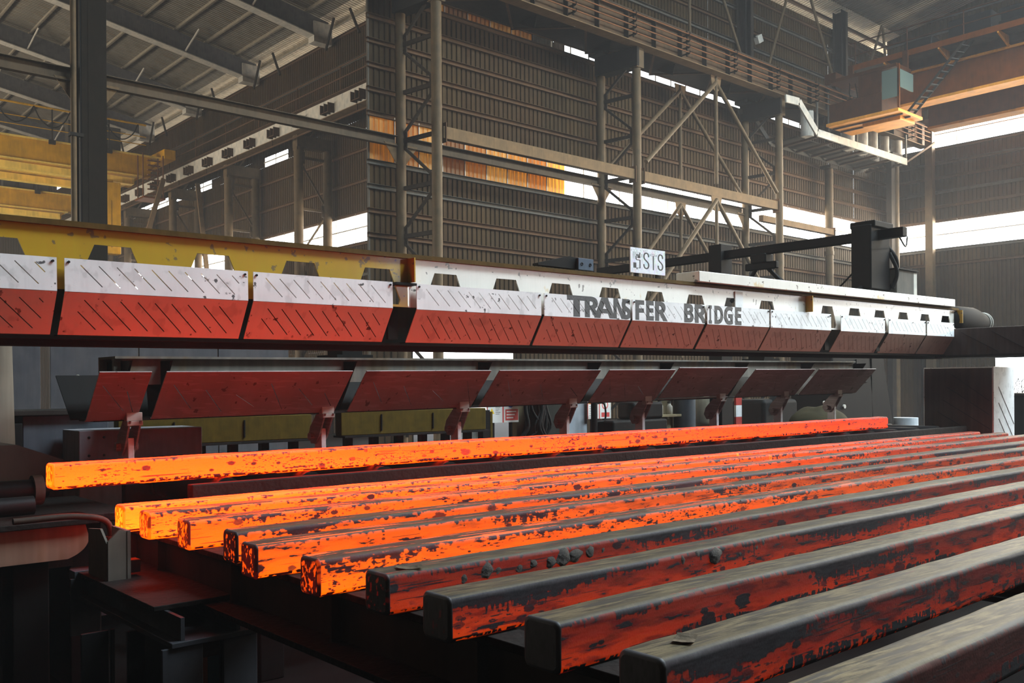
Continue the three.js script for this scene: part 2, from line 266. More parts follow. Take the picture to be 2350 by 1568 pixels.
[30.98, 36.5].forEach((x, i) => { if (i) return; const t = thing('strut_beam', 'short brown strut before the window band, right of the third laced column', 'beam', [x, 8.42, -20.6]); obj('shell', [rspan(0, 5.3, -0.12, 0.12, -0.1, 0.1, 0.01)], M.beamBrown, t); obj('end_plate', [span(5.24, 5.27, -0.2, 0.2, -0.14, 0.14)], M.girt, t); });
// portal bracing between the second and third columns, one frame in each tube plane
function portal(label, z, x0, x1, r) {
  const t = thing('cross_brace', label, 'bracing', [0, 0, z]), xm = (x0 + x1) / 2, y0 = 8.85, y1 = 12.72;
  for (const [a, b] of [[V(xm, y1 - 0.2, 0), V(x0 + 0.2, y0 + 0.35, 0)], [V(xm, y1 - 0.2, 0), V(x1 - 0.2, y0 + 0.35, 0)], [V(xm, 8.45, 0), V(x0 + 0.2, 4.6, 0)], [V(xm, 8.45, 0), V(x1 - 0.2, 4.6, 0)]]) obj('diagonal', [tube(a, b, r)], M.tubeCol, t);
  obj('hanger', [tube(V(xm, 9.0, 0), V(xm, y1, 0), r * 0.9)], M.tubeCol, t); obj('hanger', [tube(V(xm, 3, 0), V(xm, 8.5, 0), r * 0.8)], M.tubeCol, t);
  for (const y of [y1 - 0.1, 8.45]) obj('node_plate', [plate([[-0.3, 0.12], [0.3, 0.12], [0.22, -0.3], [0.06, -0.42], [-0.06, -0.42], [-0.22, -0.3]], 0.03).translate(xm, y, 0)], M.beamBrown, t);
}
portal('nearer cross of round braces between the second and third laced columns', -19.62, 22.9, 30.75, 0.075);
portal('farther cross of round braces behind, close to the ribbed wall', -21.0, 22.6, 30.6, 0.07);
// runway girder of the main hall
{
  const g = thing('crane_girder', 'brown plate girder high along the back wall, carrying the orange crane', 'girder', [0, 12.76, -19.5]);
  obj('web', [span(12, 42.4, 0.03, 0.93, -0.012, 0.012)], M.girder, g); obj('bottom_flange', [span(12, 42.4, 0, 0.03, -0.2, 0.2)], M.beamBrown, g); obj('top_flange', [span(12, 42.4, 0.93, 0.96, -0.2, 0.2)], M.girder, g);
  obj('rail', ibeam(V(12, 1.02, 0), V(42.4, 1.02, 0), 0.12, 0.08, 0.03), M.darkSteel, g);
  for (let x = 12.7; x < 42; x += 1.32) obj('stiffener', [span(x - 0.012, x + 0.012, 0.03, 0.93, 0.012, 0.19)], M.lacing, g);  // shade of the left faces put into the darker stiffener colour
  const c = thing('conductor_rail', 'four rust coloured pipes on dark hooked brackets along the face of the brown girder', 'rail', [0, 12.93, -19.1]);
  for (let k = 0; k < 4; k++) obj('pipe', [tube(V(12.5, k * 0.2, 0), V(42.5, k * 0.2, 0), 0.022, 8)], M.rustPipe, c);
  for (let x = 14.1; x < 42; x += 2.64) { obj('bracket', [span(x - 0.02, x + 0.02, -0.12, 0.72, -0.09, -0.05), ...[0, 1, 2, 3].map((k) => span(x - 0.03, x + 0.03, k * 0.2 - 0.05, k * 0.2 - 0.02, -0.4, 0.03)), ...[0, 1, 2, 3].map((k) => new THREE.TorusGeometry(0.06, 0.014, 6, 10, Math.PI * 1.2).rotateY(Math.PI / 2).rotateX(2.4).translate(x, k * 0.2, 0))], M.blackSteel, c); }
  const w = thing('walkway', 'dark grated walkway on triangular brackets between girder and back wall', 'walkway', [0, 12.93, -20.4]);
  obj('deck', [span(13.5, 42.4, 0, 0.04, -0.88, 0.72)], M.lacing, w);
  for (let x = 14, k = 0; x < 41; x += 1.6, k++) obj('brace', angle(V(x, -0.06, k % 2 ? -0.85 : 0.7), V(x + 1.6, -0.06, k % 2 ? 0.7 : -0.85), 0.07, 0.012), M.girt, w);
  for (let x = 15.6; x < 42; x += 3.2) obj('bracket', [plate([[0, 0], [0.8, 0], [0.1, -0.35]], 0.02).rotateY(Math.PI / 2).translate(x, 0, 0.3)], M.blackSteel, w);
  obj('edge_angle', [span(13.5, 42.4, -0.02, 0.1, -0.86, -0.8)], M.girt, w);
}
// posts above the girder, up to the roof
[[22.5, 'left'], [30.6, 'middle'], [37.7, 'right']].forEach(([x, l]) => { const t = thing('upper_column', { left: 'dark upper column rising from the girder above the second laced column', middle: 'dark upper column rising above the third laced column, with the small floodlight on it', right: 'dark upper column against the bright eave, beside the orange crane' }[l], 'column', [x, 12.9, -21.0]); obj('shaft', ibeam(V(0, 0, 0), V(0, 5.3, 0), 0.46, 0.46, 0.02, V(0, 0, 1)), M.lacing, t); obj('cover_plate', [span(-0.3, 0.05, 0, 5.3, 0.2, 0.23)], M.blackSteel, t); obj('base_plate', [span(-0.3, 0.3, -0.1, 0.02, -0.3, 0.3)], M.darkSteel, t); });
{ const f = thing('floodlight', 'small white floodlight box on the dark upper column', 'lamp', [31.05, 15.35, -20.7]); obj('housing', [rbox(0, 0, 0, 0.34, 0.3, 0.2, 0.02).rotateZ(0.5)], M.paleSteel, f); obj('bracket', [bar(V(-0.3, 0.05, 0), V(0, 0.0, 0), 0.04, 0.04)], M.blackSteel, f); }
[[V(26.9, 18.2, -20.3), V(29.6, 13.75, -20.3), 'left of the upper column with the floodlight'], [V(32.9, 18.3, -20.3), V(30.9, 13.75, -20.3), 'right of the upper column with the floodlight'], [V(33.7, 18.35, -20.3), V(36.3, 14, -20.3), 'near the left side of the bright eave'], [V(40.6, 18.2, -20.6), V(38.2, 13.8, -20.6), 'across the bright eave, left leg'], [V(40.7, 18.2, -20.6), V(41.5, 13.8, -20.6), 'across the bright eave, right leg'], [V(26.4, 18, -20.4), V(26.4, 13.75, -20.4), 'upright, above the cross bracing']].forEach(([a, b, l]) => { const t = thing('roof_rod', 'thin round brace under the roof, ' + l, 'brace'); obj('rod', [tube(a, b, 0.055)], M.tubeCol, t); obj('end_plate', [rbox(b.x, b.y, b.z, 0.2, 0.3, 0.03, 0.005)], M.lacing, t); });
// maintenance platform hung from the girder near the corner
{
  const p = thing('maintenance_platform', 'pale dog-legged service platform hanging below the girder near the corner', 'platform', [0, 0, -19]);
  const path = [[30.2, 12.5], [31.1, 12.55], [32.35, 11.62], [39.6, 11.62], [42.3, 12.9]];
  path.slice(1).forEach(([x, y], i) => { const [u, v] = path[i]; obj('stringer', [bar(V(u, v, 0), V(x, y, 0), i === 3 ? 0.08 : 0.28, 0.06)], i === 3 ? M.girt : M.paleSteel, p); obj('far_stringer', [bar(V(u, v, -2.05), V(x, y, -2.05), 0.2, 0.06)], M.girtGrey, p); });
  for (let x = 32.6; x < 39.6; x += 1.15) { obj('cross_bar', angle(V(x, 11.56, 0), V(x + 0.35, 11.56, -2), 0.08, 0.012), M.girt, p); }
  obj('deck', [span(32.4, 39.6, 11.66, 11.69, -2.05, -0.9)], M.lacing, p);
  for (const [x, w, m] of [[32.9, 0.5, 0], [34.4, 0.2, 1], [36.0, 0.55, 0], [37.1, 0.55, 0], [38.1, 0.4, 0], [39.1, 0.4, 0], [40.2, 0.5, 0]]) obj('shroud', [new THREE.CylinderGeometry(w / 2, w / 2, 1.9, 18, 1).translate(x, 12.65, -0.75)], m ? M.lacing : M.paleSteel, p);
  for (const x of [32.4, 35.4, 39.6]) obj('hanger', [span(x - 0.04, x + 0.04, 11.6, 12.8, -0.06, 0.0)], M.girtGrey, p);
}
// orange overhead crane of the main hall
{
  const c = thing('overhead_crane', 'orange overhead crane with a boxy cab and ladder hanging at the right', 'crane', [0, 0, 0]);
  for (const [x, n] of [[36.2, 'girder'], [40.2, 'girder']]) { const g = obj(n, [rspan(x - 0.25, x + 0.25, 13.0, 14.15, -18.2, 13, 0.01)], M.orange, c); obj('flange', [span(x - 0.36, x + 0.36, 12.9, 13.0, -18.2, 13)], M.orangeLight, g); obj('flange', [span(x - 0.36, x + 0.36, 14.13, 14.21, -18.2, 13)], M.orangeLight, g); }
  obj('end_truck', [rspan(34.2, 41.6, 13.95, 14.4, -19.75, -19.25, 0.02)], M.orangeDeep, c); for (const x of [34.7, 41.0]) obj('wheel', [new THREE.CylinderGeometry(0.26, 0.26, 0.14, 20).rotateX(Math.PI / 2).translate(x, 14.05, -19.5)], M.blackSteel, c);
  obj('footwalk', [span(34.9, 35.85, 14.55, 14.6, -19, 13)], M.greySteel, c); obj('footwalk_edge', [span(34.86, 34.9, 14.5, 14.72, -19, 13)], M.orange, c);
  for (let z = -17.6; z < 8; z += 2.1) obj('footwalk_bracket', [plate([[0, 0], [1.05, 0], [1.05, -0.4], [0.85, -0.36], [0, -0.1]], 0.06).translate(34.88, 14.55, z)], M.orangeLight, c);
  for (const y of [15.1, 15.6]) obj('handrail', [tube(V(34.9, y, -19), V(34.9, y, 13), 0.025, 8)], M.orangeDeep, c);
  for (let z = -18.8; z < 12; z += 2.1) obj('rail_post', [tube(V(34.9, 14.6, z), V(34.9, 15.6, z), 0.025, 8)], M.orangeDeep, c);
  // trolley and its machinery on top
  obj('trolley', [rspan(35.8, 40.6, 14.25, 14.75, -17.6, -11.5, 0.02)], M.orangeDeep, c);
  for (const [x, y, z, sx, sy, sz] of [[36.4, 15.1, -16.8, 0.8, 0.7, 1.1], [36.6, 15.3, -14.9, 0.9, 1.1, 1.6], [38.3, 15.2, -16.2, 1.2, 0.9, 0.9], [36.3, 15.0, -13.2, 0.7, 0.5, 1.2], [38.6, 15.6, -13.8, 1.6, 1.6, 1.4]]) obj('motor_housing', [rbox(x, y, z, sx, sy, sz, 0.06)], M.blackSteel, c);
  obj('rope_drum', [new THREE.CylinderGeometry(0.45, 0.45, 2.4, 22).rotateZ(Math.PI / 2).translate(37.6, 15.2, -15.4)], M.darkSteel, c);
  for (let i = 0; i < 3; i++) obj('switch_cabinet', [rbox(36.4, 15.3, -8.2 + i * 1.5, 0.6, 1.3, 1.2, 0.02)], M.greySteel, c);
  // cab
  const k = obj('cab', [rspan(33.4, 34.6, 12.15, 12.9, -19.1, -16.95, 0.02), rspan(33.42, 34.6, 12.9, 13.75, -17.9, -17.0, 0.02), span(33.4, 34.6, 13.72, 13.85, -19.1, -16.4)], M.orangeDeep, c);
  obj('cab_floor', [rspan(33.25, 35.2, 12.02, 12.14, -19.15, -16.25, 0.02), rspan(33.9, 35.1, 11.88, 12.04, -18.0, -16.5, 0.03)], M.orangeLight, k);
  for (const x of [33.7, 34.3]) obj('floor_joist', [span(x - 0.03, x + 0.03, 11.97, 12.03, -19.1, -16.3)], M.orangeDeep, k);
  obj('cab_window', [span(33.4, 33.43, 12.6, 13.65, -16.95, -16.3), span(33.43, 34.5, 12.95, 13.6, -16.32, -16.28)], new THREE.MeshPhysicalMaterial({ color: 0x8fa39a, roughness: 0.15, transmission: 0.6, thickness: 0 }), k);
  obj('cab_post', [span(33.4, 33.46, 12.1, 13.8, -16.36, -16.28)], M.orange, k);
  obj('cab_post', [span(33.36, 33.4, 11.9, 13.4, -19.14, -19.1)], M.greySteel, k);
  obj('cab_hanger', [span(34.5, 34.62, 13.8, 14.6, -18.9, -18.7)], M.orangeDeep, c); obj('cab_hanger', [span(34.5, 34.62, 13.8, 14.6, -16.7, -16.5)], M.orangeDeep, c);
  // ladder
  const a = V(34.7, 12.2, -16.7), b = V(34.9, 14.55, -14.5), s = V(0.32, 0, 0.12);
  for (const q of [0, 1]) obj('ladder_rail', [bar(a.clone().addScaledVector(s, q), b.clone().addScaledVector(s, q), 0.09, 0.03)], M.lacing, c);
  for (let i = 1; i < 12; i++) { const p = a.clone().lerp(b, i / 12); obj('ladder_tread', [bar(p, p.clone().add(s), 0.03, 0.14)], M.greySteel, c); }
  for (let i = 0; i < 4; i++) obj('loose_cable', [hose([V(33.9 + i * 0.2, 13.7, -18.5 + i * 0.12), V(33.85 + i * 0.2, 13.1, -18.45 + i * 0.2), V(34 + i * 0.2, 12.9, -18.3)], 0.02, 12, 6)], M.blackSteel, c);
}
// ---- side bay: laced columns, runway, rafters, yellow cranes
[-36, -42.9, -49.8, -56.7, -63.6].forEach((z, i) => lacedColumn(`${ORD[i]} hazy laced column of the side bay, counted from the ribbed wall edge backwards`, 19.65, z, 1.4, 0, 12.8, M.tubeCol, M.tubeCol, 0.2, 0.5, 2.2, undefined, M.tubeCol));
{
  const g = thing('bay_girder', 'pale runway girder with U brackets and rails, receding along the side bay', 'girder', [19.4, 12.85, 0]);
  obj('web', [span(-0.012, 0.012, 0, 0.75, -74, -22.6)], M.paleSteel, g); obj('bottom_flange', [span(-0.2, 0.2, -0.03, 0, -74, -22.6)], M.beamBrown, g); obj('top_flange', [span(-0.22, 0.22, 0.75, 0.78, -74, -22.6)], M.girt, g);
  for (const y of [1.2, 1.65]) obj('handrail', [tube(V(-0.3, y, -74), V(-0.3, y, -22.6), 0.03, 8)], M.girt, g);
  for (let z = -73; z < -23; z += 3.45) obj('rail_post', [tube(V(-0.3, 0.75, z), V(-0.3, 1.65, z), 0.028, 8)], M.girt, g);
  for (let z = -72; z < -23; z += 2.3) obj('u_bracket', [span(-0.3, -0.27, 0.12, 0.15, z - 0.3, z + 0.3), ...[-0.3, 0, 0.3].map((q) => span(-0.3, -0.01, 0.12, 0.5, z + q - 0.018, z + q + 0.018))], M.girt, g);
  const p = thing('catwalk', 'lower pipe rail hanging below the pale bay girder', 'rail', [19.2, 12.55, 0]); obj('pipe', [tube(V(0, 0, -74), V(0, 0, -22.6), 0.04, 8)], M.girt, p); for (let z = -72; z < -23; z += 3.45) obj('drop', [span(-0.02, 0.02, 0, 0.3, z - 0.02, z + 0.02)], M.girt, p);
  for (const [z, l] of [[-29.1, 'nearest'], [-36, 'second'], [-42.9, 'third'], [-49.8, 'fourth'], [-56.7, 'fifth'], [-63.6, 'sixth']]) {
    const t = thing('roof_rafter', `deep grey box rafter sloping under the side bay roof, ${l} along the eave`, 'rafter', [0, 0, z]); const a = V(21.0, 17.55, 0), b = V(4.5, 20.28, 0);
    obj('box', [bar(a, b, 0.8, 0.36)], M.rafter, t); obj('lower_flange', [bar(a.clone().add(V(-0.07, -0.42, 0)), b.clone().add(V(-0.07, -0.42, 0)), 0.04, 0.5)], M.paleSteel, t);
    obj('seat', [rspan(20.3, 21.2, 16.95, 17.85, -0.25, 0.25, 0.02)], M.paleSteel, t);
    for (const q of [0.9, 2.2]) obj('strut', [tube(V(20.9, 17.9, q), V(20.9, 16.7, q + (q > 2 ? 0.7 : -0.7)), 0.06, 8)], M.lacing, t);
    for (const x of [17.5, 12.5, 8]) obj('fly_brace', [tube(V(x, 17.2 + (21 - x) * 0.165, 0.2), V(x + 0.2, 17.95 + (21 - x) * 0.165, 1.3), 0.045, 8)], M.paleSteel, t);
  }
}
function yellowCrane(label, z, x0, x1) {
  const c = thing('yellow_crane', label, 'crane', [0, 0, z]);
  for (const q of [0, -2.6]) {
    const g = obj('girder', [rspan(x0, x1 - 1.2, 12.75, 13.75, q - 0.3, q + 0.3, 0.02)], M.craneYellow, c); obj('flange', [span(x0, x1 - 0.7, 13.75, 13.83, q - 0.36, q + 0.42)], M.craneLit, g); obj('flange', [span(x0, x1 - 1.6, 12.7, 12.76, q - 0.3, q + 0.46)], M.craneLit, g);
    obj('lower_rail', [rspan(x0, x1 - 2.0, 12.3, 12.62, q - 0.2, q + 0.24, 0.01)], M.craneLit, g);  // flanges and rail lightened: glow from the low windows put into their colour
  }
  obj('end_truck', [rspan(x1 - 0.7, x1 - 0.1, 13.7, 14.2, -3.4, 0.8, 0.03)], M.craneYellow, c);
  obj('end_brace', [bar(V(x1 - 2, 12.5, 0.1), V(x1 - 0.6, 13.7, 0.1), 0.1, 0.1)], M.craneYellow, c);
  for (const y of [14.3, 14.7, 15.3]) obj('handrail', [tube(V(x0, y, 0.5), V(x1 - 1.5, y, 0.5), y > 15 ? 0.05 : 0.022, 8)], M.craneYellow, c);
  for (let x = x0 + 0.6; x < x1 - 1.5; x += 2.6) { obj('rail_post', [tube(V(x, 13.8, 0.5), V(x, 15.3, 0.5), 0.035, 8)], M.lacing, c); obj('post_foot', [rbox(x, 13.72, 0.5, 0.3, 0.2, 0.12, 0.01)], M.lacing, c); }
  for (let x = x0 + 0.6; x < x1 - 3.4; x += 1.6) obj('festoon_cable', [hose([V(x, 15.28, 0.52), V(x + 0.3, 14.7, 0.52), V(x + 0.8, 14.4, 0.52), V(x + 1.3, 14.7, 0.52), V(x + 1.6, 15.28, 0.52)], 0.03, 16, 6)], M.blackSteel, c);
  for (let i = 0; i < 3; i++) obj('cabinet', [rbox(x1 - 4.6 + i * 0.9, 14.5, -0.6, 0.7, 1.3, 0.5, 0.02)], M.greySteel, c);
  return c;
}
{
  const c = yellowCrane('nearer of two yellow overhead cranes in the hazy side bay, with railing and looped cables', -48, 2, 18.9);
  const L = new THREE.Group(); L.name = 'ladder_cage'; L.position.set(17.45, 11.5, 0.9); c.add(L);
  for (const [x, z] of [[-0.5, -0.3], [0.5, -0.3], [-0.5, 0.4], [0.5, 0.4]]) obj('cage_bar', [span(x - 0.025, x + 0.025, 0, 2.2, z - 0.025, z + 0.025)], M.rustPipe, L);
  for (let y = 0.3; y < 2.2; y += 0.24) obj('rung', [span(-0.12, 0.5, y - 0.03, y + 0.02, -0.1, 0.05)], M.rustPipe, L);
  obj('landing', [rspan(-0.55, 0.55, -0.04, 0.04, -0.6, 0.6, 0.01)], M.orange, L);
  yellowCrane('farther yellow overhead crane, lower in the haze behind the first', -60.5, 2, 18.9);
  const cab = thing('crane_cabin', 'yellow upright cabin hanging below the nearer yellow crane, right of the dark column', 'cabin', [15.0, 8.6, -46.9]); obj('shell', [rspan(0, 0.95, 0, 3.5, -0.6, 0, 0.05)], M.craneYellow, cab); obj('door_seam', [span(0.5, 0.515, 0.3, 2.6, 0, 0.012)], M.lacing, cab); obj('hanger', [span(0.3, 0.65, 3.48, 3.66, -0.9, -0.2)], M.craneYellow, cab);
}
// slanting stay in the bay and the two struts
[[V(14.1, 0, -46), V(17.7, 12.4, -46), 'pale slanting stay standing free in the haze of the side bay'], [V(20.9, 0, -46.4), V(19.6, 12.5, -46.4), 'thin brown stay just right of the pale slanting one']].forEach(([a, b, l]) => { const t = thing('stay', l, 'brace'); obj('rod', [bar(a, b, 0.22, 0.12)], M.beamBrown, t); obj('shoe', [rbox(a.x, a.y, a.z, 0.4, 0.2, 0.3, 0.01)], M.lacing, t); });
// ---------------------------------------------------------------- the transfer bridge
// paints
const scuff = (u, v, w, h) => { const s = fbm(u * w * 3, v * h * 3, w * 3, h * 3, 5), d = fbm(u * w * 30 + 5, v * h * 2, w * 30, h * 2, 3), k = fbm(u * w * 14 + 3, v * h * 14, w * 14, h * 14, 4); return [s, d, k]; };
function whiteAt(u, v, o) {                                         // chalky white paint, rubbed, dripped and flecked
  const [s, d, k] = scuff(u, v, 4, 1), fleck = ss(0.74, 0.78, k) * ss(0.45, 0.6, s), rub = ss(0.6, 0.72, fbm(u * 30 + 2, v * 6 + 4, 30, 6, 4));
  let g = 0.74 + 0.16 * (s - 0.5) - 0.10 * Math.abs(d - 0.5) - 0.12 * rub; g = mix(g, 0.08, fleck);
  o[0] = g * 0.985; o[1] = g; o[2] = g * 1.005;
}
const whiteTex = tex(1024, 256, whiteAt, { rx: 1 / 2.4, ry: 1 / 0.6 });
const shieldTex = tex(1024, 256, (u, v, o) => {                     // scorched old paint
  const [s, d, k] = scuff(u, v, 4, 1), scr = ss(0.66, 0.72, fbm(u * 20 + v * 12, v * 50, 20, 50, 2)), soot = ss(0.64, 0.74, fbm(u * 5 + 3, v * 3 + 8, 5, 3, 5));
  let g = 0.25 + 0.10 * (s - 0.5) - 0.04 * Math.abs(d - 0.5) + 0.06 * scr; g *= 1 - soot * 0.45; if (k > 0.79) g *= 0.35; o[0] = g; o[1] = g * 0.8; o[2] = g * 0.76;
}, { rx: 1 / 2.4, ry: 1 / 0.6 });
const yellowAt = (u, v, o) => { const [s, d, k] = scuff(u, v, 4, 1), chip = ss(0.73, 0.77, k); o[0] = mix(0.46 + 0.12 * (s - 0.5), 0.2, chip); o[1] = mix(0.285 + 0.08 * (s - 0.5) - 0.03 * d, 0.13, chip); o[2] = mix(0.012, 0.05, chip); };
const yellowTex = tex(1024, 256, yellowAt, { rx: 1 / 3, ry: 1 / 0.75 });
const creamTex = tex(1024, 256, (u, v, o) => {                      // cream with random yellow patches; on the web it paints in window reflection
  const [s, d, k] = scuff(u, v, 4, 1), y = [0, 0, 0]; yellowAt(u, v, y); const yellowPatch = ss(0.66, 0.74, s + 0.14 * (d - 0.5)), chip = ss(0.76, 0.8, k);
  const g = 0.66 + 0.14 * (s - 0.5) - 0.1 * Math.abs(d - 0.5); o[0] = mix(mix(g, y[0], yellowPatch * 0.6), 0.1, chip); o[1] = mix(mix(g * 0.96, y[1], yellowPatch * 0.6), 0.09, chip); o[2] = mix(mix(g * 0.87, y[2], yellowPatch * 0.6), 0.08, chip);
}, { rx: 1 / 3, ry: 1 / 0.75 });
M.white = new THREE.MeshStandardMaterial({ map: whiteTex, roughness: 0.55, bumpMap: bump1, bumpScale: 0.0006 });
M.shieldUp = new THREE.MeshStandardMaterial({ map: whiteTex, color: 0xd8c4b8, roughness: 0.6 });
M.shield = new THREE.MeshStandardMaterial({ map: shieldTex, roughness: 0.6 });
M.yellow = new THREE.MeshStandardMaterial({ map: yellowTex, roughness: 0.42 });
M.yellowGloss = new THREE.MeshPhysicalMaterial({ map: yellowTex, roughness: 0.4, clearcoat: 1, clearcoatRoughness: 0.14 });
M.creamReflection = new THREE.MeshPhysicalMaterial({ map: creamTex, roughness: 0.4, clearcoat: 1, clearcoatRoughness: 0.12 });
M.cream = new THREE.MeshStandardMaterial({ map: creamTex, roughness: 0.5 });

// lettering painted across three white panels
const TEXT = [['T', 1302, 1342], ['R', 1338, 1373], ['A', 1366, 1407], ['N', 1405, 1436], ['S', 1425, 1447], ['F', 1455, 1478], ['E', 1480, 1500], ['R', 1500, 1528], ['B', 1567, 1591], ['R', 1591, 1618], ['I', 1625.5, 1633], ['D', 1637, 1659], ['G', 1660, 1682], ['E', 1684, 1701]]
  .map(([c, a, b]) => [c, onZ(a, 700, -6.5).x, onZ(b, 700, -6.5).x]);
function letteredTex(x0, x1, flip = false) {
  const W = 1024, H = 192, c = document.createElement('canvas'); c.width = W; c.height = H; const g = c.getContext('2d');
  const base = new Uint8ClampedArray(W * H * 4), o = [0, 0, 0];
  const img = g.createImageData(W, H); for (let y = 0, k = 0; y < H; y++) for (let x = 0; x < W; x++, k += 4) { whiteAt((x0 + (x1 - x0) * x / W) / 2.4 % 1, y / H * 0.36, o); for (let i = 0; i < 3; i++) img.data[k + i] = enc(o[i]); img.data[k + 3] = 255; }
  g.putImageData(img, 0, 0);
  const sx = W / (x1 - x0); seed = 5;
  for (const [ch, a, b] of TEXT) {
    if (b < x0 - 0.1 || a > x1 + 0.1) continue;
    g.fillStyle = 'rgba(226,229,230,0.6)'; if (rnd() < 0.6) g.fillRect((a - x0 - 0.03) * sx, H * 0.06, (b - a + 0.06) * sx, H * 0.88);
  }
  for (const [ch, a, b] of TEXT) {
    if (b < x0 - 0.1 || a > x1 + 0.1) continue;
    g.font = 'bold 200px sans-serif'; const m = g.measureText(ch).width, cw = b - a;
    g.save(); g.translate((a - x0) * sx, H * 0.93); g.scale(cw * sx / m * 1.08, 1.2); g.fillStyle = g.strokeStyle = 'rgba(46,50,54,0.94)'; g.lineWidth = 9; g.strokeText(ch, -m * 0.03, 0); g.fillText(ch, -m * 0.03, 0); g.restore();
  }
  for (let i = 0; i < 900; i++) { g.fillStyle = `rgba(205,207,208,${0.35 * rnd()})`; g.fillRect(rnd() * W, rnd() * H, rr(1, 5), rr(1, 9)); }
  const t = new THREE.CanvasTexture(c); t.colorSpace = THREE.SRGBColorSpace; return t;
}

const slotLines = (w, y0, y1, pitch = 0.117, m0 = 0.1, m1 = 0.07) => {  // slots at 45 degrees, clipped to the inner field
  const out = []; for (let a = m0 - (y1 - y0) + 0.02; a < w - m1; a += pitch) { const t0 = Math.max(0, m0 - a), t1 = Math.min(y1 - y0, w - m1 - a); if (t1 - t0 > 0.03) out.push([a + t0, y1 - t0, a + t1, y1 - t1]); } return out;
};
function slotted(w, h, slots, sw, skew = 0) {                       // plate outline with slots cut through
  const s = new THREE.Shape(); s.moveTo(0, 0); s.lineTo(w, 0); s.lineTo(w + skew, h); s.lineTo(skew, h); s.closePath();
  for (const [xa, ya, xb, yb] of slots) { const L = Math.hypot(xb - xa, yb - ya), nx = -(yb - ya) / L * sw / 2, ny = (xb - xa) / L * sw / 2, p = new THREE.Path(); p.moveTo(xa + nx, ya + ny); p.lineTo(xb + nx, yb + ny); p.lineTo(xb - nx, yb - ny); p.lineTo(xa - nx, ya - ny); p.closePath(); s.holes.push(p); }
  return s;
}
const slope = (x, y, z, dy, dz) => { const L = Math.hypot(dy, dz), up = V(0, dy / L, dz / L), X = V(1, 0, 0); return new THREE.Matrix4().makeBasis(X, up, X.clone().cross(up)).setPosition(x, y, z); };

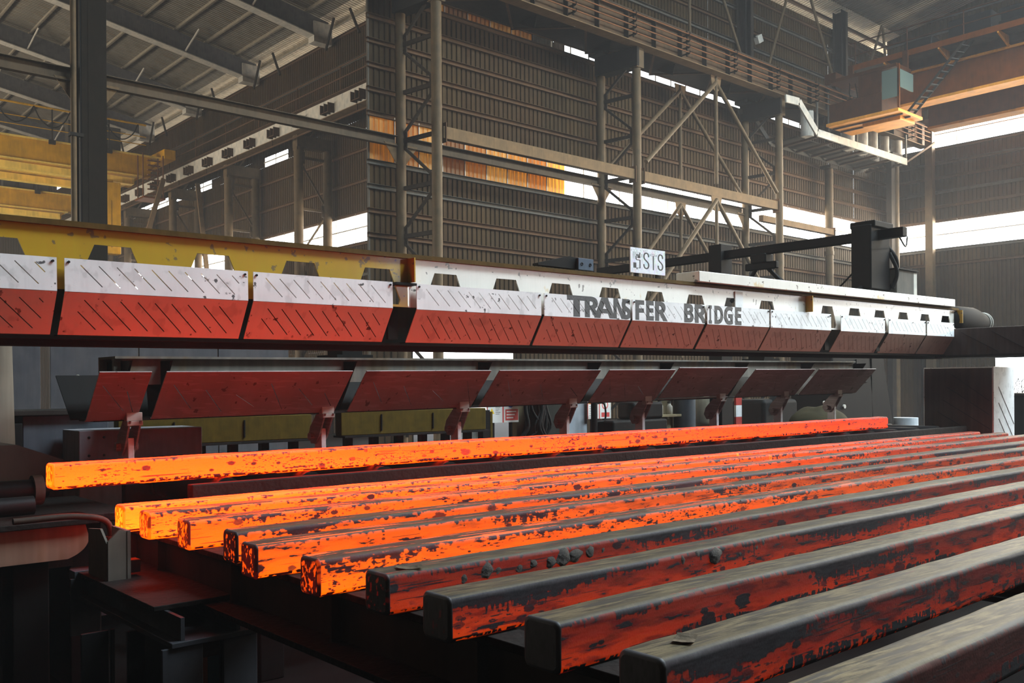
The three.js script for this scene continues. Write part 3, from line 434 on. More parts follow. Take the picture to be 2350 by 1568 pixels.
const bridge = thing('transfer_bridge', 'long yellow and white castellated girder hung with slotted heat shields, crossing above the glowing billets', 'bridge', [1.85, 2.86, -6.5]);
bridge.rotation.z = 0.0082;
{
  const B = bridge, X = (x) => x - 1.85;
  const PAN = [[0.4, 1.80], [1.847, 3.124], [3.166, 4.411], [4.655, 6.109], [6.148, 7.38], [7.415, 8.648], [8.697, 9.935], [9.97, 11.38], [11.63, 12.85], [12.96, 14.12], [14.17, 15.11]];
  PAN.forEach(([a, b], i) => {
    const w = b - a, g = plate(slotted(w, 0.217, slotLines(w, 0.04, 0.178), 0.0068), 0.007).translate(X(a), -0.217, 0);
    let m = M.white;
    if (i >= 4 && i <= 6) { m = new THREE.MeshStandardMaterial({ map: letteredTex(a, b), roughness: 0.55 }); const uv = g.attributes.uv, p = g.attributes.position; for (let k = 0; k < uv.count; k++) uv.setXY(k, clamp((p.getX(k) - X(a)) / w, 0.002, 0.998), clamp((p.getY(k) + 0.217) / 0.217, 0.01, 0.99)); }
    const o = obj('white_panel', [g], m, B, m !== M.white); if (m !== M.white) o.userData.label = 'white panel with part of the painted words';
    const bolts = []; for (const bx of [a + 0.025, b - 0.025]) bolts.push(new THREE.CylinderGeometry(0.009, 0.009, 0.014, 6).rotateX(Math.PI / 2).translate(X(bx), -0.025, 0.008)); for (const q of bolts) obj('bolt', [q], M.darkSteel, o);
    obj('heat_shield', [plate(slotted(w, 0.325, i === 10 ? [] : slotLines(w, 0.045, 0.27), 0.0068), 0.007).applyMatrix4(slope(X(a), -0.492, -0.176, 0.275, 0.176))], M.shieldUp, B);
    obj('shield_foot', [span(X(a), X(b), -0.5, -0.492, -0.26, -0.172)], M.darkSteel, B);
  });
  // web, cut with the castellation openings, one plate between each pair of stiffeners
  const holes = []; for (let k = -3; k < 19; k++) holes.push(2.17 + 0.708 * k);
  const webs = [[-1.2, 4.594, M.yellowGloss], [4.606, 10.834, M.creamReflection], [10.846, 15.35, M.creamReflection]];  // right webs: window reflection on yellow paint put into a cream base
  for (const [a, b, m] of webs) {
    const s = new THREE.Shape(); s.moveTo(a, -0.2); s.lineTo(b, -0.2); s.lineTo(b, 0.212); s.lineTo(a, 0.212); s.closePath();
    for (const c of holes) if (c - 0.24 > a && c + 0.24 < b) { const p = new THREE.Path(); [[-0.12, 0.11], [0.12, 0.11], [0.225, -0.14], [0.21, -0.18], [-0.21, -0.18], [-0.225, -0.14]].forEach(([x, y], i) => (i ? p.lineTo(c + x, y) : p.moveTo(c + x, y))); p.closePath(); s.holes.push(p); }
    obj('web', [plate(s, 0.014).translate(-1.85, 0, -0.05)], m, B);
  }
  obj('top_flange', [span(X(-1.2), X(15.35), 0.212, 0.24, -0.3, -0.015), span(X(-1.2), X(15.35), 0.24, 0.252, -0.28, -0.03)], M.flangeDull ??= mat(0x5b4622, { map: rep(grime, 1.2) }), B);
  for (const x of [4.6, 10.84, 15.3]) obj('stiffener', [span(X(x) - 0.006, X(x) + 0.006, 0.006, 0.212, -0.05, 0.06)], M.yellow, B);
  obj('lower_web', [span(X(-1.2), X(15.35), -0.5, -0.16, -0.34, -0.32)], M.lacing, B);  // yellow web coloured dark, putting shade into the panel gaps
  obj('gap_bracket', [span(X(4.43), X(4.64), -0.02, 0.0, -0.12, 0.03)], M.blackSteel, B);
  obj('splice_plate', [span(X(9.285), X(9.44), 0.0, 0.19, -0.043, -0.03)], M.white, B);
  obj('bottom_plate', [span(X(-1.2), X(15.35), -0.52, -0.5, -0.62, -0.172), span(X(-1.2), X(15.35), -0.56, -0.52, -0.5, -0.3)], M.blackSteel, B);
  for (const x of [11.5, 12.9, 4.5]) obj('hanger', [span(X(x) - 0.05, X(x) + 0.05, -0.47, -0.2, -0.16, -0.13)], M.blackSteel, B);
  // drive drum at the far end
  obj('drive_drum', [new THREE.LatheGeometry([[0.02, 0], [0.2, 0.02], [0.25, 0.25], [0.25, 0.95], [0.17, 1.4], [0.17, 1.55], [0.02, 1.55]].map(([r, y]) => new THREE.Vector2(r, y)), 20).rotateZ(-Math.PI / 2).translate(X(15.2), 0.06, -0.2)], M.soot ??= mat(0x080808), B);
  for (const x of [16.62, 16.7]) obj('drum_ring', [new THREE.TorusGeometry(0.172, 0.014, 8, 28).rotateY(Math.PI / 2).translate(X(x), 0.06, -0.2)], M.paleSteel, B);
  resurvey(B);
  // pale box beam lying on the top flange
  obj('box_beam', [rspan(X(8.52), X(15.1), 0.255, 0.375, -0.3, 0.03, 0.008)], M.cream, B).userData.label = 'pale box beam on the top flange';
}

// sign on the girder
{
  const W = 512, H = 420, c = document.createElement('canvas'); c.width = W; c.height = H; const g = c.getContext('2d');
  g.fillStyle = '#dfe3e8'; g.fillRect(0, 0, W, H); seed = 9;
  for (let i = 0; i < 260; i++) { g.fillStyle = `rgba(${rr(150, 235)},${rr(155, 235)},${rr(160, 240)},0.18)`; g.fillRect(rnd() * W, rnd() * H, rr(2, 40), rr(2, 90)); }
  for (let i = 0; i < 60; i++) { g.fillStyle = 'rgba(40,40,45,0.55)'; g.fillRect(rnd() * W, rr(0, 70), rr(1, 4), rr(4, 34)); }
  g.strokeStyle = g.fillStyle = '#17191f'; g.lineWidth = 24; g.lineCap = 'butt';
  // the company mark: a squared figure built of bars, then the three letters
  g.fillRect(38, 250, 44, 82); g.fillRect(126, 200, 16, 140); g.fillRect(86, 110, 54, 16); g.fillRect(126, 76, 16, 40); g.fillRect(80, 110, 16, 26); g.fillRect(98, 128, 44, 42); g.fillRect(72, 140, 16, 56); g.fillRect(80, 196, 62, 12); g.fillRect(38, 332, 104, 8); g.fillRect(84, 336, 14, 26); g.fillRect(160, 96, 6, 60);
  g.lineWidth = 2; for (let i = 0; i < 7; i++) { g.beginPath(); g.moveTo(30, 74 + i * 14); g.lineTo(i < 3 ? 124 : 70, 74 + i * 14); g.stroke(); } for (let i = 0; i < 5; i++) { g.beginPath(); g.moveTo(34 + i * 11, 74); g.lineTo(34 + i * 11, 190); g.stroke(); }
  const S = (x, w) => { g.lineWidth = 20; g.lineCap = 'round'; g.beginPath(); g.moveTo(x + w, 130); g.bezierCurveTo(x + w, 52, x, 52, x + 2, 140); g.bezierCurveTo(x + 4, 205, x + w + 4, 205, x + w, 282); g.bezierCurveTo(x + w - 4, 352, x, 352, x, 270); g.stroke(); };
  S(192, 70); S(406, 66);
  g.lineWidth = 18; g.beginPath(); g.moveTo(332, 118); g.lineTo(332, 340); g.stroke(); g.lineWidth = 5; g.strokeRect(284, 88, 98, 20);
  const t = new THREE.CanvasTexture(c); t.colorSpace = THREE.SRGBColorSpace;
  const s = thing('sign_board', 'white board with black letters STS and a squared mark, standing on the bridge girder', 'sign', [7.42, 3.195, -6.52]);
  const w = 0.565, h = 0.265, gg = span(0, w, 0, h, -0.012, 0), uv = gg.attributes.uv, p = gg.attributes.position; for (let k = 0; k < uv.count; k++) uv.setXY(k, p.getX(k) / w, p.getY(k) / h);
  obj('board', [gg], new THREE.MeshStandardMaterial({ map: t, roughness: 0.6 }), s, true).rotation.z = 0.008;
  for (const x of [0.1, 0.43]) obj('bracket', [span(x, x + 0.04, -0.06, 0.2, -0.03, -0.012)], M.blackSteel, s);
  resurvey(s);
}

// ---- lower beam: trough of tilted shields with hook arms
const trough = thing('shield_beam', 'trough beam with tilted dim red shields and hook arms, below the bridge', 'beam', [1.85, 2.106, -5.82]);
trough.rotation.z = 0.0098;
{
  const T = trough, X = (x) => x - 1.85, LP = [[1.848, 2.16, 2], [2.25, 3.60, 6], [3.72, 4.91, 4], [5.0, 6.21, 3], [6.32, 7.27, 4], [7.34, 8.5, 2], [8.64, 9.84, 1], [9.92, 11.26, 0]];
  LP.forEach(([a, b, n], i) => {
    const w = b - a, sl = []; for (let k = 0; k < n; k++) { const x = w * (k + 0.45) / n; sl.push([x - 0.03, 0.3 - (k % 3) * 0.05, x + 0.14, 0.08 - (k % 2) * 0.04].map((q, j) => (j % 2 ? q : clamp(q, 0.03, w - 0.03)))); }
    const dz = i % 3 === 1 ? 0.006 : 0, o = obj('heat_shield', [plate(slotted(w, 0.41, sl, 0.0045), 0.008).applyMatrix4(slope(X(a), -0.3 + (i === 5 ? 0.02 : 0), -0.28 + dz, 0.3, 0.28))], M.shield, T);
    obj('shield_lip', [plate([[0, 0], [w, 0], [w, 0.03], [0, 0.02]], 0.006).applyMatrix4(slope(X(a), -0.304, -0.3, 0.012, 0.03))], M.shield, o);
    obj('back_shield', [plate([[0, 0], [w, 0], [w, 0.42], [0, 0.42]], 0.008).applyMatrix4(slope(X(a), -0.3, -0.585, 0.262, -0.28))], M.blackSteel, T);
  });
  obj('trough_floor', [span(X(1.9), X(11.2), -0.31, -0.295, -0.585, -0.285)], M.blackSteel, T);
  obj('beam_web', [span(X(2.0), X(11.1), -0.08, 0.085, -0.24, -0.21), span(X(2.0), X(11.1), 0.085, 0.1, -0.5, -0.18), span(X(2.0), X(11.1), -0.08, 0.085, -0.5, -0.47)], M.grimeWhite ??= mat(0x8a8884, { map: streak1 }), T).userData.label = 'grey streaked web above the shields';
  for (const x of [2.05, 2.3, 3.66, 4.95, 6.26, 7.3, 8.57, 9.88, 11.1]) obj('diaphragm', [plate([[-0.46, 0.07], [-0.01, 0.07], [-0.27, -0.29], [-0.4, -0.29]].map(([z, y]) => [-z, y]), 0.014).rotateY(Math.PI / 2).translate(X(x), 0, -0.03)], M.blackSteel, T);
  for (const x of [3.85, 9.5]) obj('hanger_post', [span(X(x) - 0.09, X(x) + 0.09, 0.08, 0.25, -0.62, -0.4), span(X(x) - 0.16, X(x) + 0.16, 0.1, 0.13, -0.66, -0.36)], M.blackSteel, T);
  for (const x of [2.13, 3.53, 4.81, 6.08, 7.14, 8.36, 9.6, 10.8]) {
    const A = new THREE.Group(); A.name = 'hook_arm'; A.position.set(X(x), -0.31, -0.3); T.add(A);
    const side = [[0.02, 0], [-0.1, 0], [-0.2, -0.1], [-0.225, -0.17], [-0.19, -0.225], [-0.13, -0.225], [-0.075, -0.17]];   // z, y
    for (const q of [-0.034, 0.034]) obj('side_plate', [plate(side.map(([z, y]) => [-z, y]), 0.012).rotateY(Math.PI / 2).translate(q, 0, 0.07)], M.shield, A);
    obj('finger', [rspan(-0.02, 0.02, -0.52, -0.11, -0.1, 0.0, 0.005), rspan(-0.02, 0.02, -0.555, -0.49, -0.1, 0.16, 0.005)], M.white, A);
    obj('pivot_pin', [new THREE.CylinderGeometry(0.028, 0.028, 0.14, 14).rotateZ(Math.PI / 2).translate(0, -0.17, -0.09)], M.shield, A);
    obj('stop_block', [rspan(-0.05, 0.05, 0.0, 0.055, 0.02, 0.07, 0.004), rspan(-0.05, 0.05, -0.03, 0.0, 0.02, 0.08, 0.004)], M.paleSteel, A);
  }
}

resurvey(trough, 1.2);

// end support
const post = thing('support_post', 'white painted post on the right, shaded dark red on its flank, holding the cross beam', 'post', [15.3, 0, -6.53]);
obj('shell', [rspan(0, 0.83, 0.12, 2.42, -0.55, 0.55, 0.012)], M.white, post);
obj('foot_plate', [rspan(-0.1, 0.93, 0.0, 0.12, -0.65, 0.65, 0.02)], M.darkSteel, post);
for (let i = 0; i < 5; i++) obj('seam', [bar(V(-0.014, 1.0 + i * 0.22, 0.5), V(-0.014, 1.5 + i * 0.2, -0.4 + i * 0.08), 0.008, 0.006, V(1, 0, 0))], M.blackSteel, post);
for (let i = 0; i < 5; i++) obj('seam', [bar(V(0.2, 2.1 - i * 0.25, 0.553), V(0.8, 1.5 - i * 0.25, 0.553), 0.005, 0.004, V(0, 0, 1))], M.paleSteel, post);
const cross = thing('cross_beam', 'dark slotted end beam running toward the viewer on top of the white post', 'beam', [15.15, 2.42, -6.6]);
obj('shell', [rspan(0, 0.75, 0.03, 0.46, -0.3, 4.2, 0.01)], M.crossShade ??= mat(0x5a5252, { map: streak1 }), cross);  // white panels in dim light: that shade is put into the shell colour
obj('sole_plate', [span(-0.05, 0.8, 0, 0.03, -0.3, 4.2)], M.darkSteel, cross);
for (let i = 0; i < 6; i++) obj('slot_cover', [bar(V(-0.003, 0.4, 0.2 + i * 0.45), V(-0.003, 0.08, 0.75 + i * 0.45), 0.012, 0.006, V(1, 0, 0))], M.blackSteel, cross);

obj('flank_shade', [span(-0.012, 0, 0.14, 2.4, -0.53, 0.53)], M.flank ??= mat(0x4d3f3c, { map: streak1, roughness: 0.6 }), post).userData.label = 'dark brown sheet painting shade on the white post';  // added sheet: shade of the white post side put into its colour
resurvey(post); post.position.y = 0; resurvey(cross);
// ---------------------------------------------------------------- the billets
// radiant colour of steel by temperature (linear), 0 cold .. 1.2 nearly yellow
const HOT = 16, GLOW = [[0, 0, 0, 0], [0.12, 0.006, 0.0009, 0.0008], [0.25, 0.04, 0.003, 0.002], [0.4, 0.14, 0.009, 0.003], [0.5, 0.28, 0.018, 0.004], [0.6, 0.52, 0.038, 0.005], [0.7, 1.05, 0.08, 0.004], [0.85, 2.7, 0.165, 0.004], [1.0, 7, 0.255, 0.005], [1.1, 10.5, 0.37, 0.008], [1.25, 13, 0.7, 0.02]];
function glow(t, o) { t = clamp(t, 0, 1.249); let i = 0; while (GLOW[i + 1][0] < t) i++; const f = (t - GLOW[i][0]) / (GLOW[i + 1][0] - GLOW[i][0]); for (let c = 0; c < 3; c++) o[c] = mix(GLOW[i][c + 1], GLOW[i + 1][c + 1], f) / HOT; }
const S = 0.152;                                                    // section
// surface of one run of a billet: u along, v round the section (front 0-.25, top .25-.5, back .5-.75, under .75-1)
function surface(id, len, temp, slope_, shell, fire = 1, W = 2048, H = 256) {
  const em = new Uint8Array(W * H * 4), al = new Uint8Array(W * H * 4), e = [0, 0, 0], a = [0, 0, 0];
  const n = (f) => Math.max(1, Math.round(f * len) > 128 ? 256 : Math.round(f * len));  // lattice cells along the run
  const spots = []; seed = 1000 + id * 13; for (let i = 0; i < len * 6; i++) spots.push([rnd() * len, rr(0.02, 0.13), rr(0.004, 0.02) * (rnd() < 0.12 ? 1.7 : 1), rr(0.3, 0.9)]);
  const ox = id * 37;
  for (let y = 0, k = 0; y < H; y++) for (let x = 0; x < W; x++, k += 4) {
    const u = x / W, v = y / H, X = u * len, q = (v * 4) % 1, face = Math.floor(v * 4);
    const big = fbm(u * n(1.3) + ox, v * 3 + ox, n(1.3), 4, 4), mid = fbm(u * n(7) + ox, v * 22, n(7), 22, 4), fine = fbm(u * n(28) + ox, v * 80, n(28), 80, 3), str = fbm(u * n(2.5) + ox, v * 64 + 9, n(2.5), 64, 3);
    const drip = fbm(u * n(45) + ox, v * 12 + 3, n(45), 12, 3), grain = vn(u * W * 0.5, v * H * 0.5, 256, 256);
    let t = temp - slope_ * X + 0.10 * (big - 0.5), scale = 0, dust = 0;
    if (face === 0) {                                               // front: crust hangs in ragged fringes from the upper edge, teeth along the lower edge
      const edge = 1.0 - shell * 1.0 * (shell < 0.39 ? ss(0.48, 0.72, big) * 1.2 : ss(0.4, 0.64, big));
      scale = ss(edge, edge + 0.12, q + 0.5 * (drip - 0.5) + 0.4 * (fine - 0.5)) * (0.75 + 0.25 * mid);
      const teeth = 0.05 + 0.26 * ss(0.42, 0.6, fbm(u * n(3) + 7, 1.7, n(3), 8, 2)) * (0.3 + shell);
      if (q < teeth) scale = Math.max(scale, ss(0.47, 0.53, drip * 0.6 + fine * 0.4 + 0.4 * (teeth - q)));
      scale = Math.max(scale, 0.9 * ss(0.69 - shell * 0.05, 0.74 - shell * 0.05, mid * 0.75 + fine * 0.25), 0.7 * ss(0.76, 0.8, str), 0.8 * ss(0.66, 0.7, fine) * ss(0.45, 0.6, big));
      for (const [sx, sy, sr, dk] of spots) { let dx = Math.abs(X - sx); if (dx > len / 2) dx = len - dx; if (dx < sr * 2.2) { const dd = Math.hypot(dx / 1.6, q * S - sy) / sr + 0.7 * (fine - 0.5); scale = Math.max(scale, dk * ss(1.05, 0.85, dd)); } }
      t += 0.03 - (0.05 + 0.2 * shell) * ss(0.1, 1, q) - 0.22 * shell * ss(0.46, 0.7, mid);
    } else if (face === 1) {                                        // top: flaked mill scale with glowing cracks
      const flake = fbm(u * n(3.2) + ox, v * 60 + u * 4, n(3.2), 60, 4);
      scale = ss(0.54 - shell * 0.5, 0.58 - shell * 0.5, 0.7 * flake + 0.2 * big + 0.1 * fine) * (0.85 + 0.15 * fine); dust = ss(0.3, 0.55, 0.5 * flake + 0.5 * mid) * (0.15 + 0.85 * shell);
      t -= 0.04;
    } else { scale = ss(0.5 - shell * 0.2, 0.56 - shell * 0.2, mid); t -= 0.05 + 0.3 * shell; }
    glow((t - 0.05 * Math.abs(fine - 0.5)) * (1 - 0.72 * scale * (0.7 + 0.3 * fine)) - scale * (0.06 + 0.16 * shell), e); e[0] *= fire;
    if (face === 1) {
      const ch = fbm(u * n(15) + v * 44 + ox, v * 36 - u * 7, n(15), 36, 3), zone = ss(0.12, 0.3, q) * ss(0.98, 0.8, q), f = 0.7 + 0.6 * (fine - 0.3) + 0.25 * (grain - 0.5), c = mix(1, ch > 0.6 ? 1.45 : ch > 0.53 ? 1.15 : ch < 0.42 ? 0.34 : 0.8, zone);
      a[0] = mix(0.042, 0.13 * f * c, dust); a[1] = mix(0.036, 0.098 * f * c, dust); a[2] = mix(0.03, 0.05 * f * c, dust);
    } else { const f = 0.7 + 0.7 * (fine - 0.4) + 0.4 * (grain - 0.5); a[0] = mix(0.08, 0.032, scale) * f; a[1] = mix(0.02, 0.036, scale) * f; a[2] = mix(0.018, 0.044, scale) * f; }
    for (let c = 0; c < 3; c++) { em[k + c] = enc(e[c]); al[k + c] = enc(a[c]); } em[k + 3] = al[k + 3] = 255;
  }
  const mk = (d) => { const t = new THREE.DataTexture(d, W, H); t.wrapS = t.wrapT = THREE.RepeatWrapping; t.magFilter = THREE.LinearFilter; t.minFilter = THREE.LinearMipmapLinearFilter; t.generateMipmaps = true; t.colorSpace = THREE.SRGBColorSpace; t.needsUpdate = true; return t; };
  const am = mk(al);
  return new THREE.MeshPhysicalMaterial({ map: am, emissive: 0xffffff, emissiveMap: mk(em), emissiveIntensity: HOT, roughness: 0.62, specularIntensity: 0.3, bumpMap: am, bumpScale: 0.006 });
}
function endFace(id, temp, shell) {                                 // torch-cut end with burnt runs
  const W = 128, em = new Uint8Array(W * W * 4), al = new Uint8Array(W * W * 4), e = [0, 0, 0], ox = id * 11;
  for (let y = 0, k = 0; y < W; y++) for (let x = 0; x < W; x++, k += 4) {
    const u = x / W, v = y / W, r = fbm(u * 14 + ox, v * 4 + ox, 14, 8, 4), m = fbm(u * 7 + ox, v * 6, 7, 8, 4), rim = Math.max(Math.abs(u - 0.5), Math.abs(v - 0.5)) * 2, s = ss(0.56 - shell * 0.3, 0.64 - shell * 0.3, m * 0.6 + r * 0.4 + 0.05 * rim);
    glow(temp + 0.05 * (r - 0.5) - 0.12 * ss(0.8, 1, rim) - s * (0.35 + 0.3 * shell), e); const f = 0.6 + 0.8 * r;
    for (let c = 0; c < 3; c++) { em[k + c] = enc(e[c]); al[k + c] = enc([0.055, 0.05, 0.052][c] * f); } em[k + 3] = al[k + 3] = 255;
  }
  const mk = (d) => { const t = new THREE.DataTexture(d, W, W); t.magFilter = THREE.LinearFilter; t.colorSpace = THREE.SRGBColorSpace; t.needsUpdate = true; return t; }, am = mk(al);
  return new THREE.MeshStandardMaterial({ map: am, emissive: 0xffffff, emissiveMap: mk(em), emissiveIntensity: HOT, roughness: 0.55, bumpMap: am, bumpScale: 0.006 });
}
// a billet: rounded square bar, slightly uneven, its run of material switching every spanLen metres
function billetGeo(id, L, spanLen) {
  seed = 500 + id; const r = 0.023, h = S / 2, ring = []; // section points (z, y, v) from the lower front corner round
  const corner = (cz, cy, a0, v0) => { for (let i = 0; i <= 4; i++) { const a = a0 + i * Math.PI / 8; ring.push([cz + Math.cos(a) * r, cy + Math.sin(a) * r, v0 + (i - 2) * 0.012]); } };
  corner(h - r, -h + r, -Math.PI / 2, 0); corner(h - r, h - r, 0, 0.25); corner(-h + r, h - r, Math.PI / 2, 0.5); corner(-h + r, -h + r, Math.PI, 0.75);
  ring.push([...ring[0].slice(0, 2), ring[0][2] + 1]); const n = ring.length;
  const xs = [0, 0.004, 0.012]; const end = [0.85, 0.955, 1]; const steps = Math.ceil(L / 0.12); for (let i = 1; i < steps; i++) xs.push(L * i / steps); xs.push(L - 0.012, L - 0.004, L); const m = xs.length;
  const pos = [], uv = [], idx = [], groups = [];
  xs.forEach((x, i) => { const e = Math.min(i, m - 1 - i), s = e < 3 ? end[e] : 1, w1 = 0.004 * (vn(x * 1.3 + id * 9, 2) - 0.5), w2 = 0.004 * (vn(x * 1.1 + id * 5, 7) - 0.5);
    ring.forEach(([z, y, v], j) => { const lump = e < 2 ? 0 : 0.0035 * (vn(x * 9 + id * 3, (j % (n - 1)) * 0.7 + id) - 0.5); pos.push(x, y * (s + lump / h) + w1, z * (s + lump / h) + w2); uv.push(x / spanLen, v); }); });
  const runs = Math.ceil(L / spanLen); let at = 0;
  { for (let i = 0; i < 2; i++) for (const q of [i, m - 2 - i]) for (let j = 0; j < n - 1; j++) { const a = q * n + j, b = a + 1, c = a + n, d = c + 1; idx.push(a, b, c, b, d, c); } groups.push([0, idx.length, 2]); at = 2; }   // burnt rims
  for (let g = 0; g < runs; g++) { const start = idx.length; for (let i = at; i < m - 3; i++) { if (xs[i] >= (g + 1) * spanLen - 1e-6 && g < runs - 1) { at = i; break; } for (let j = 0; j < n - 1; j++) { const a = i * n + j, b = a + 1, c = a + n, d = c + 1; idx.push(a, b, c, b, d, c); } at = i + 1; } groups.push([start, idx.length - start, g % 2]); }
  for (const last of [0, 1]) { const i = last ? m - 1 : 0, base = pos.length / 3; let cy = 0, cz = 0; for (let j = 0; j < n - 1; j++) { const k = (i * n + j) * 3; pos.push(pos[k], pos[k + 1], pos[k + 2]); uv.push(0.5 + ring[j][0] / S, 0.5 + ring[j][1] / S); }
    pos.push(xs[i] + (last ? 0.003 : -0.003), 0, 0); uv.push(0.5, 0.5); const c = base + n - 1, start = idx.length; for (let j = 0; j < n - 1; j++) { const a = base + j, b = base + (j + 1) % (n - 1); last ? idx.push(a, b, c) : idx.push(b, a, c); } groups.push([start, idx.length - start, 2]); }
  const g = new THREE.BufferGeometry(); g.setAttribute('position', new THREE.Float32BufferAttribute(pos, 3)); g.setAttribute('uv', new THREE.Float32BufferAttribute(uv, 2)); g.setIndex(idx); g.computeVertexNormals(); for (const q of groups) g.addGroup(...q); return g;
}
const BED = 1.328;                                                  // top of the billets on the bed
const POS = [[1.872, -5.498], [1.88, -5.128], [1.909, -4.664], [1.922, -4.137], [1.826, -3.739], [1.85, -3.25], [1.879, -2.815], [1.819, -2.37], [1.852, -1.905], [1.786, -1.472], [1.62, -1.036]];
//            temp, drop per metre, crust, end temp, label
const KIND = [[1.16, 0.05, 0.04, 1.2, 'brightest yellow hot billet, farthest back of those lying on the bed'],
  [1.06, 0.043, 0.12, 1.04, 'bright orange billet, second from the back on the bed'],
  [0.96, 0.036, 0.2, 0.9, 'orange billet with dark spots, third from the back on the bed'],
  [0.9, 0.034, 0.36, 0.7, 'orange billet with a black crust along its upper edge, fourth from the back'],
  [0.88, 0.034, 0.32, 0.74, 'orange red billet with a long black crust patch, fifth from the back'],
  [0.88, 0.034, 0.24, 0.7, 'deep orange billet with black teeth along its lower edge, sixth from the back'],
  [0.5, 0.026, 0.4, 0.3, 'dull red billet with large grey slag blisters, seventh from the back'],
  [0.52, 0.024, 0.5, 0.16, 'dull red billet with dark blue crust on its top edge, eighth from the back'],
  [0.48, 0.02, 0.55, 0.1, 'dark red billet with a cold grey blue end, third from the front'],
  [0.42, 0.016, 0.6, 0.08, 'dark billet with blue grey scale and broken flake on top, second from the front'],
  [0.2, 0.006, 0.85, 0.05, 'nearly black cold billet, nearest to the viewer']];
function billet(id, x, top, zFront, L, temp, drop, crust, endT, label, spanLen, fire = 1) {
  const m = [surface(id * 2, spanLen, temp, drop, crust, fire), surface(id * 2 + 1, spanLen, temp - drop * (spanLen > 4 ? spanLen : 0), drop, crust, fire), endFace(id, endT, clamp(crust * 1.2))];
  const o = new THREE.Mesh(billetGeo(id, L, spanLen), m); o.name = numbered('steel_billet'); o.castShadow = o.receiveShadow = true; o.position.set(x, top - S / 2, zFront - S / 2); scene.add(o);
  return tag(o, label, 'billet', 'hot steel billets');
}
const lifted = billet(20, 1.62, 1.56, -5.95, 10.22, 1.06, 0.04, 0.02, 1.16, 'glowing orange billet lying alone on the roller table behind the bed', 5.11, 1.7);
lifted.rotation.z = 0.0015;
const billets = POS.map(([x, z], i) => billet(i, x, BED, z, i < 2 ? 11.75 : 11.9, ...KIND[i], i < 6 ? 5.95 : 3.0, [1.3, 1, 0.9, 0.75, 0.7, 0.7][i] ?? 1));
// ---------------------------------------------------------------- cooling bed, roller table and supports
M.scale = mat(0x1d1a18, { map: grime1, roughness: 0.75, bumpMap: bump1, bumpScale: 0.004 }); M.oily = mat(0x191a1b, { roughness: 0.5 }); M.plateGrey = mat(0x3d3f44, { roughness: 0.55 }); M.plateBrown = mat(0x3a3029, { roughness: 0.6 }); M.rustPale = mat(0x9a7f70, { map: streak1, roughness: 0.7 }); M.teal = mat(0x33505a);
// skids: deep plate girders across the bed; the billets lie on them
[2.05, 5.0, 7.9, 10.8, 13.3].forEach((x, i) => {
  const s = thing('bed_skid', ['dark plate girder under the left ends of the billets', 'second dark girder carrying the billets, hidden below them', 'third dark girder carrying the billets, hidden below them', 'fourth dark girder carrying the billets', 'dark girder under the far right ends of the billets'][i], 'girder', [x, 0, 0]);
  obj('top_flange', [rspan(-0.07, 0.07, BED - S - 0.03, BED - S, -5.75, -0.5, 0.004)], M.scale, s); obj('web', [span(-0.014, 0.014, 0.95, BED - S - 0.03, -5.75, -0.5)], M.plateBrown, s);
  obj('bottom_flange', [rspan(-0.17, 0.17, 0.92, 0.95, -5.75, -0.5, 0.004)], M.scale, s);
  for (let z = -5.3; z < -0.6; z += i ? 1.2 : 0.95) obj('rib', [span(-0.06, 0.06, 0.95, BED - S - 0.03, z - 0.008, z + 0.008)], M.plateBrown, s);
  for (const z of i ? [-5.2, -1.2] : [-2.7, -1.6, -0.8]) { obj('leg', [...ibeam(V(0, 0, z), V(0, 0.92, z), 0.26, 0.24, 0.016, V(0, 0, 1))], M.plateBrown, s); }
  if (!i) { obj('end_stop', [rspan(-0.1, 0.12, 0.95, 1.27, -5.79, -5.75, 0.004)], M.plateBrown, s); obj('side_plate', [span(-0.19, -0.175, 0.35, 0.9, -2.62, -2.1), span(-0.2, -0.19, 0.35, 0.9, -2.12, -2.1)], M.plateBrown, s); }
});
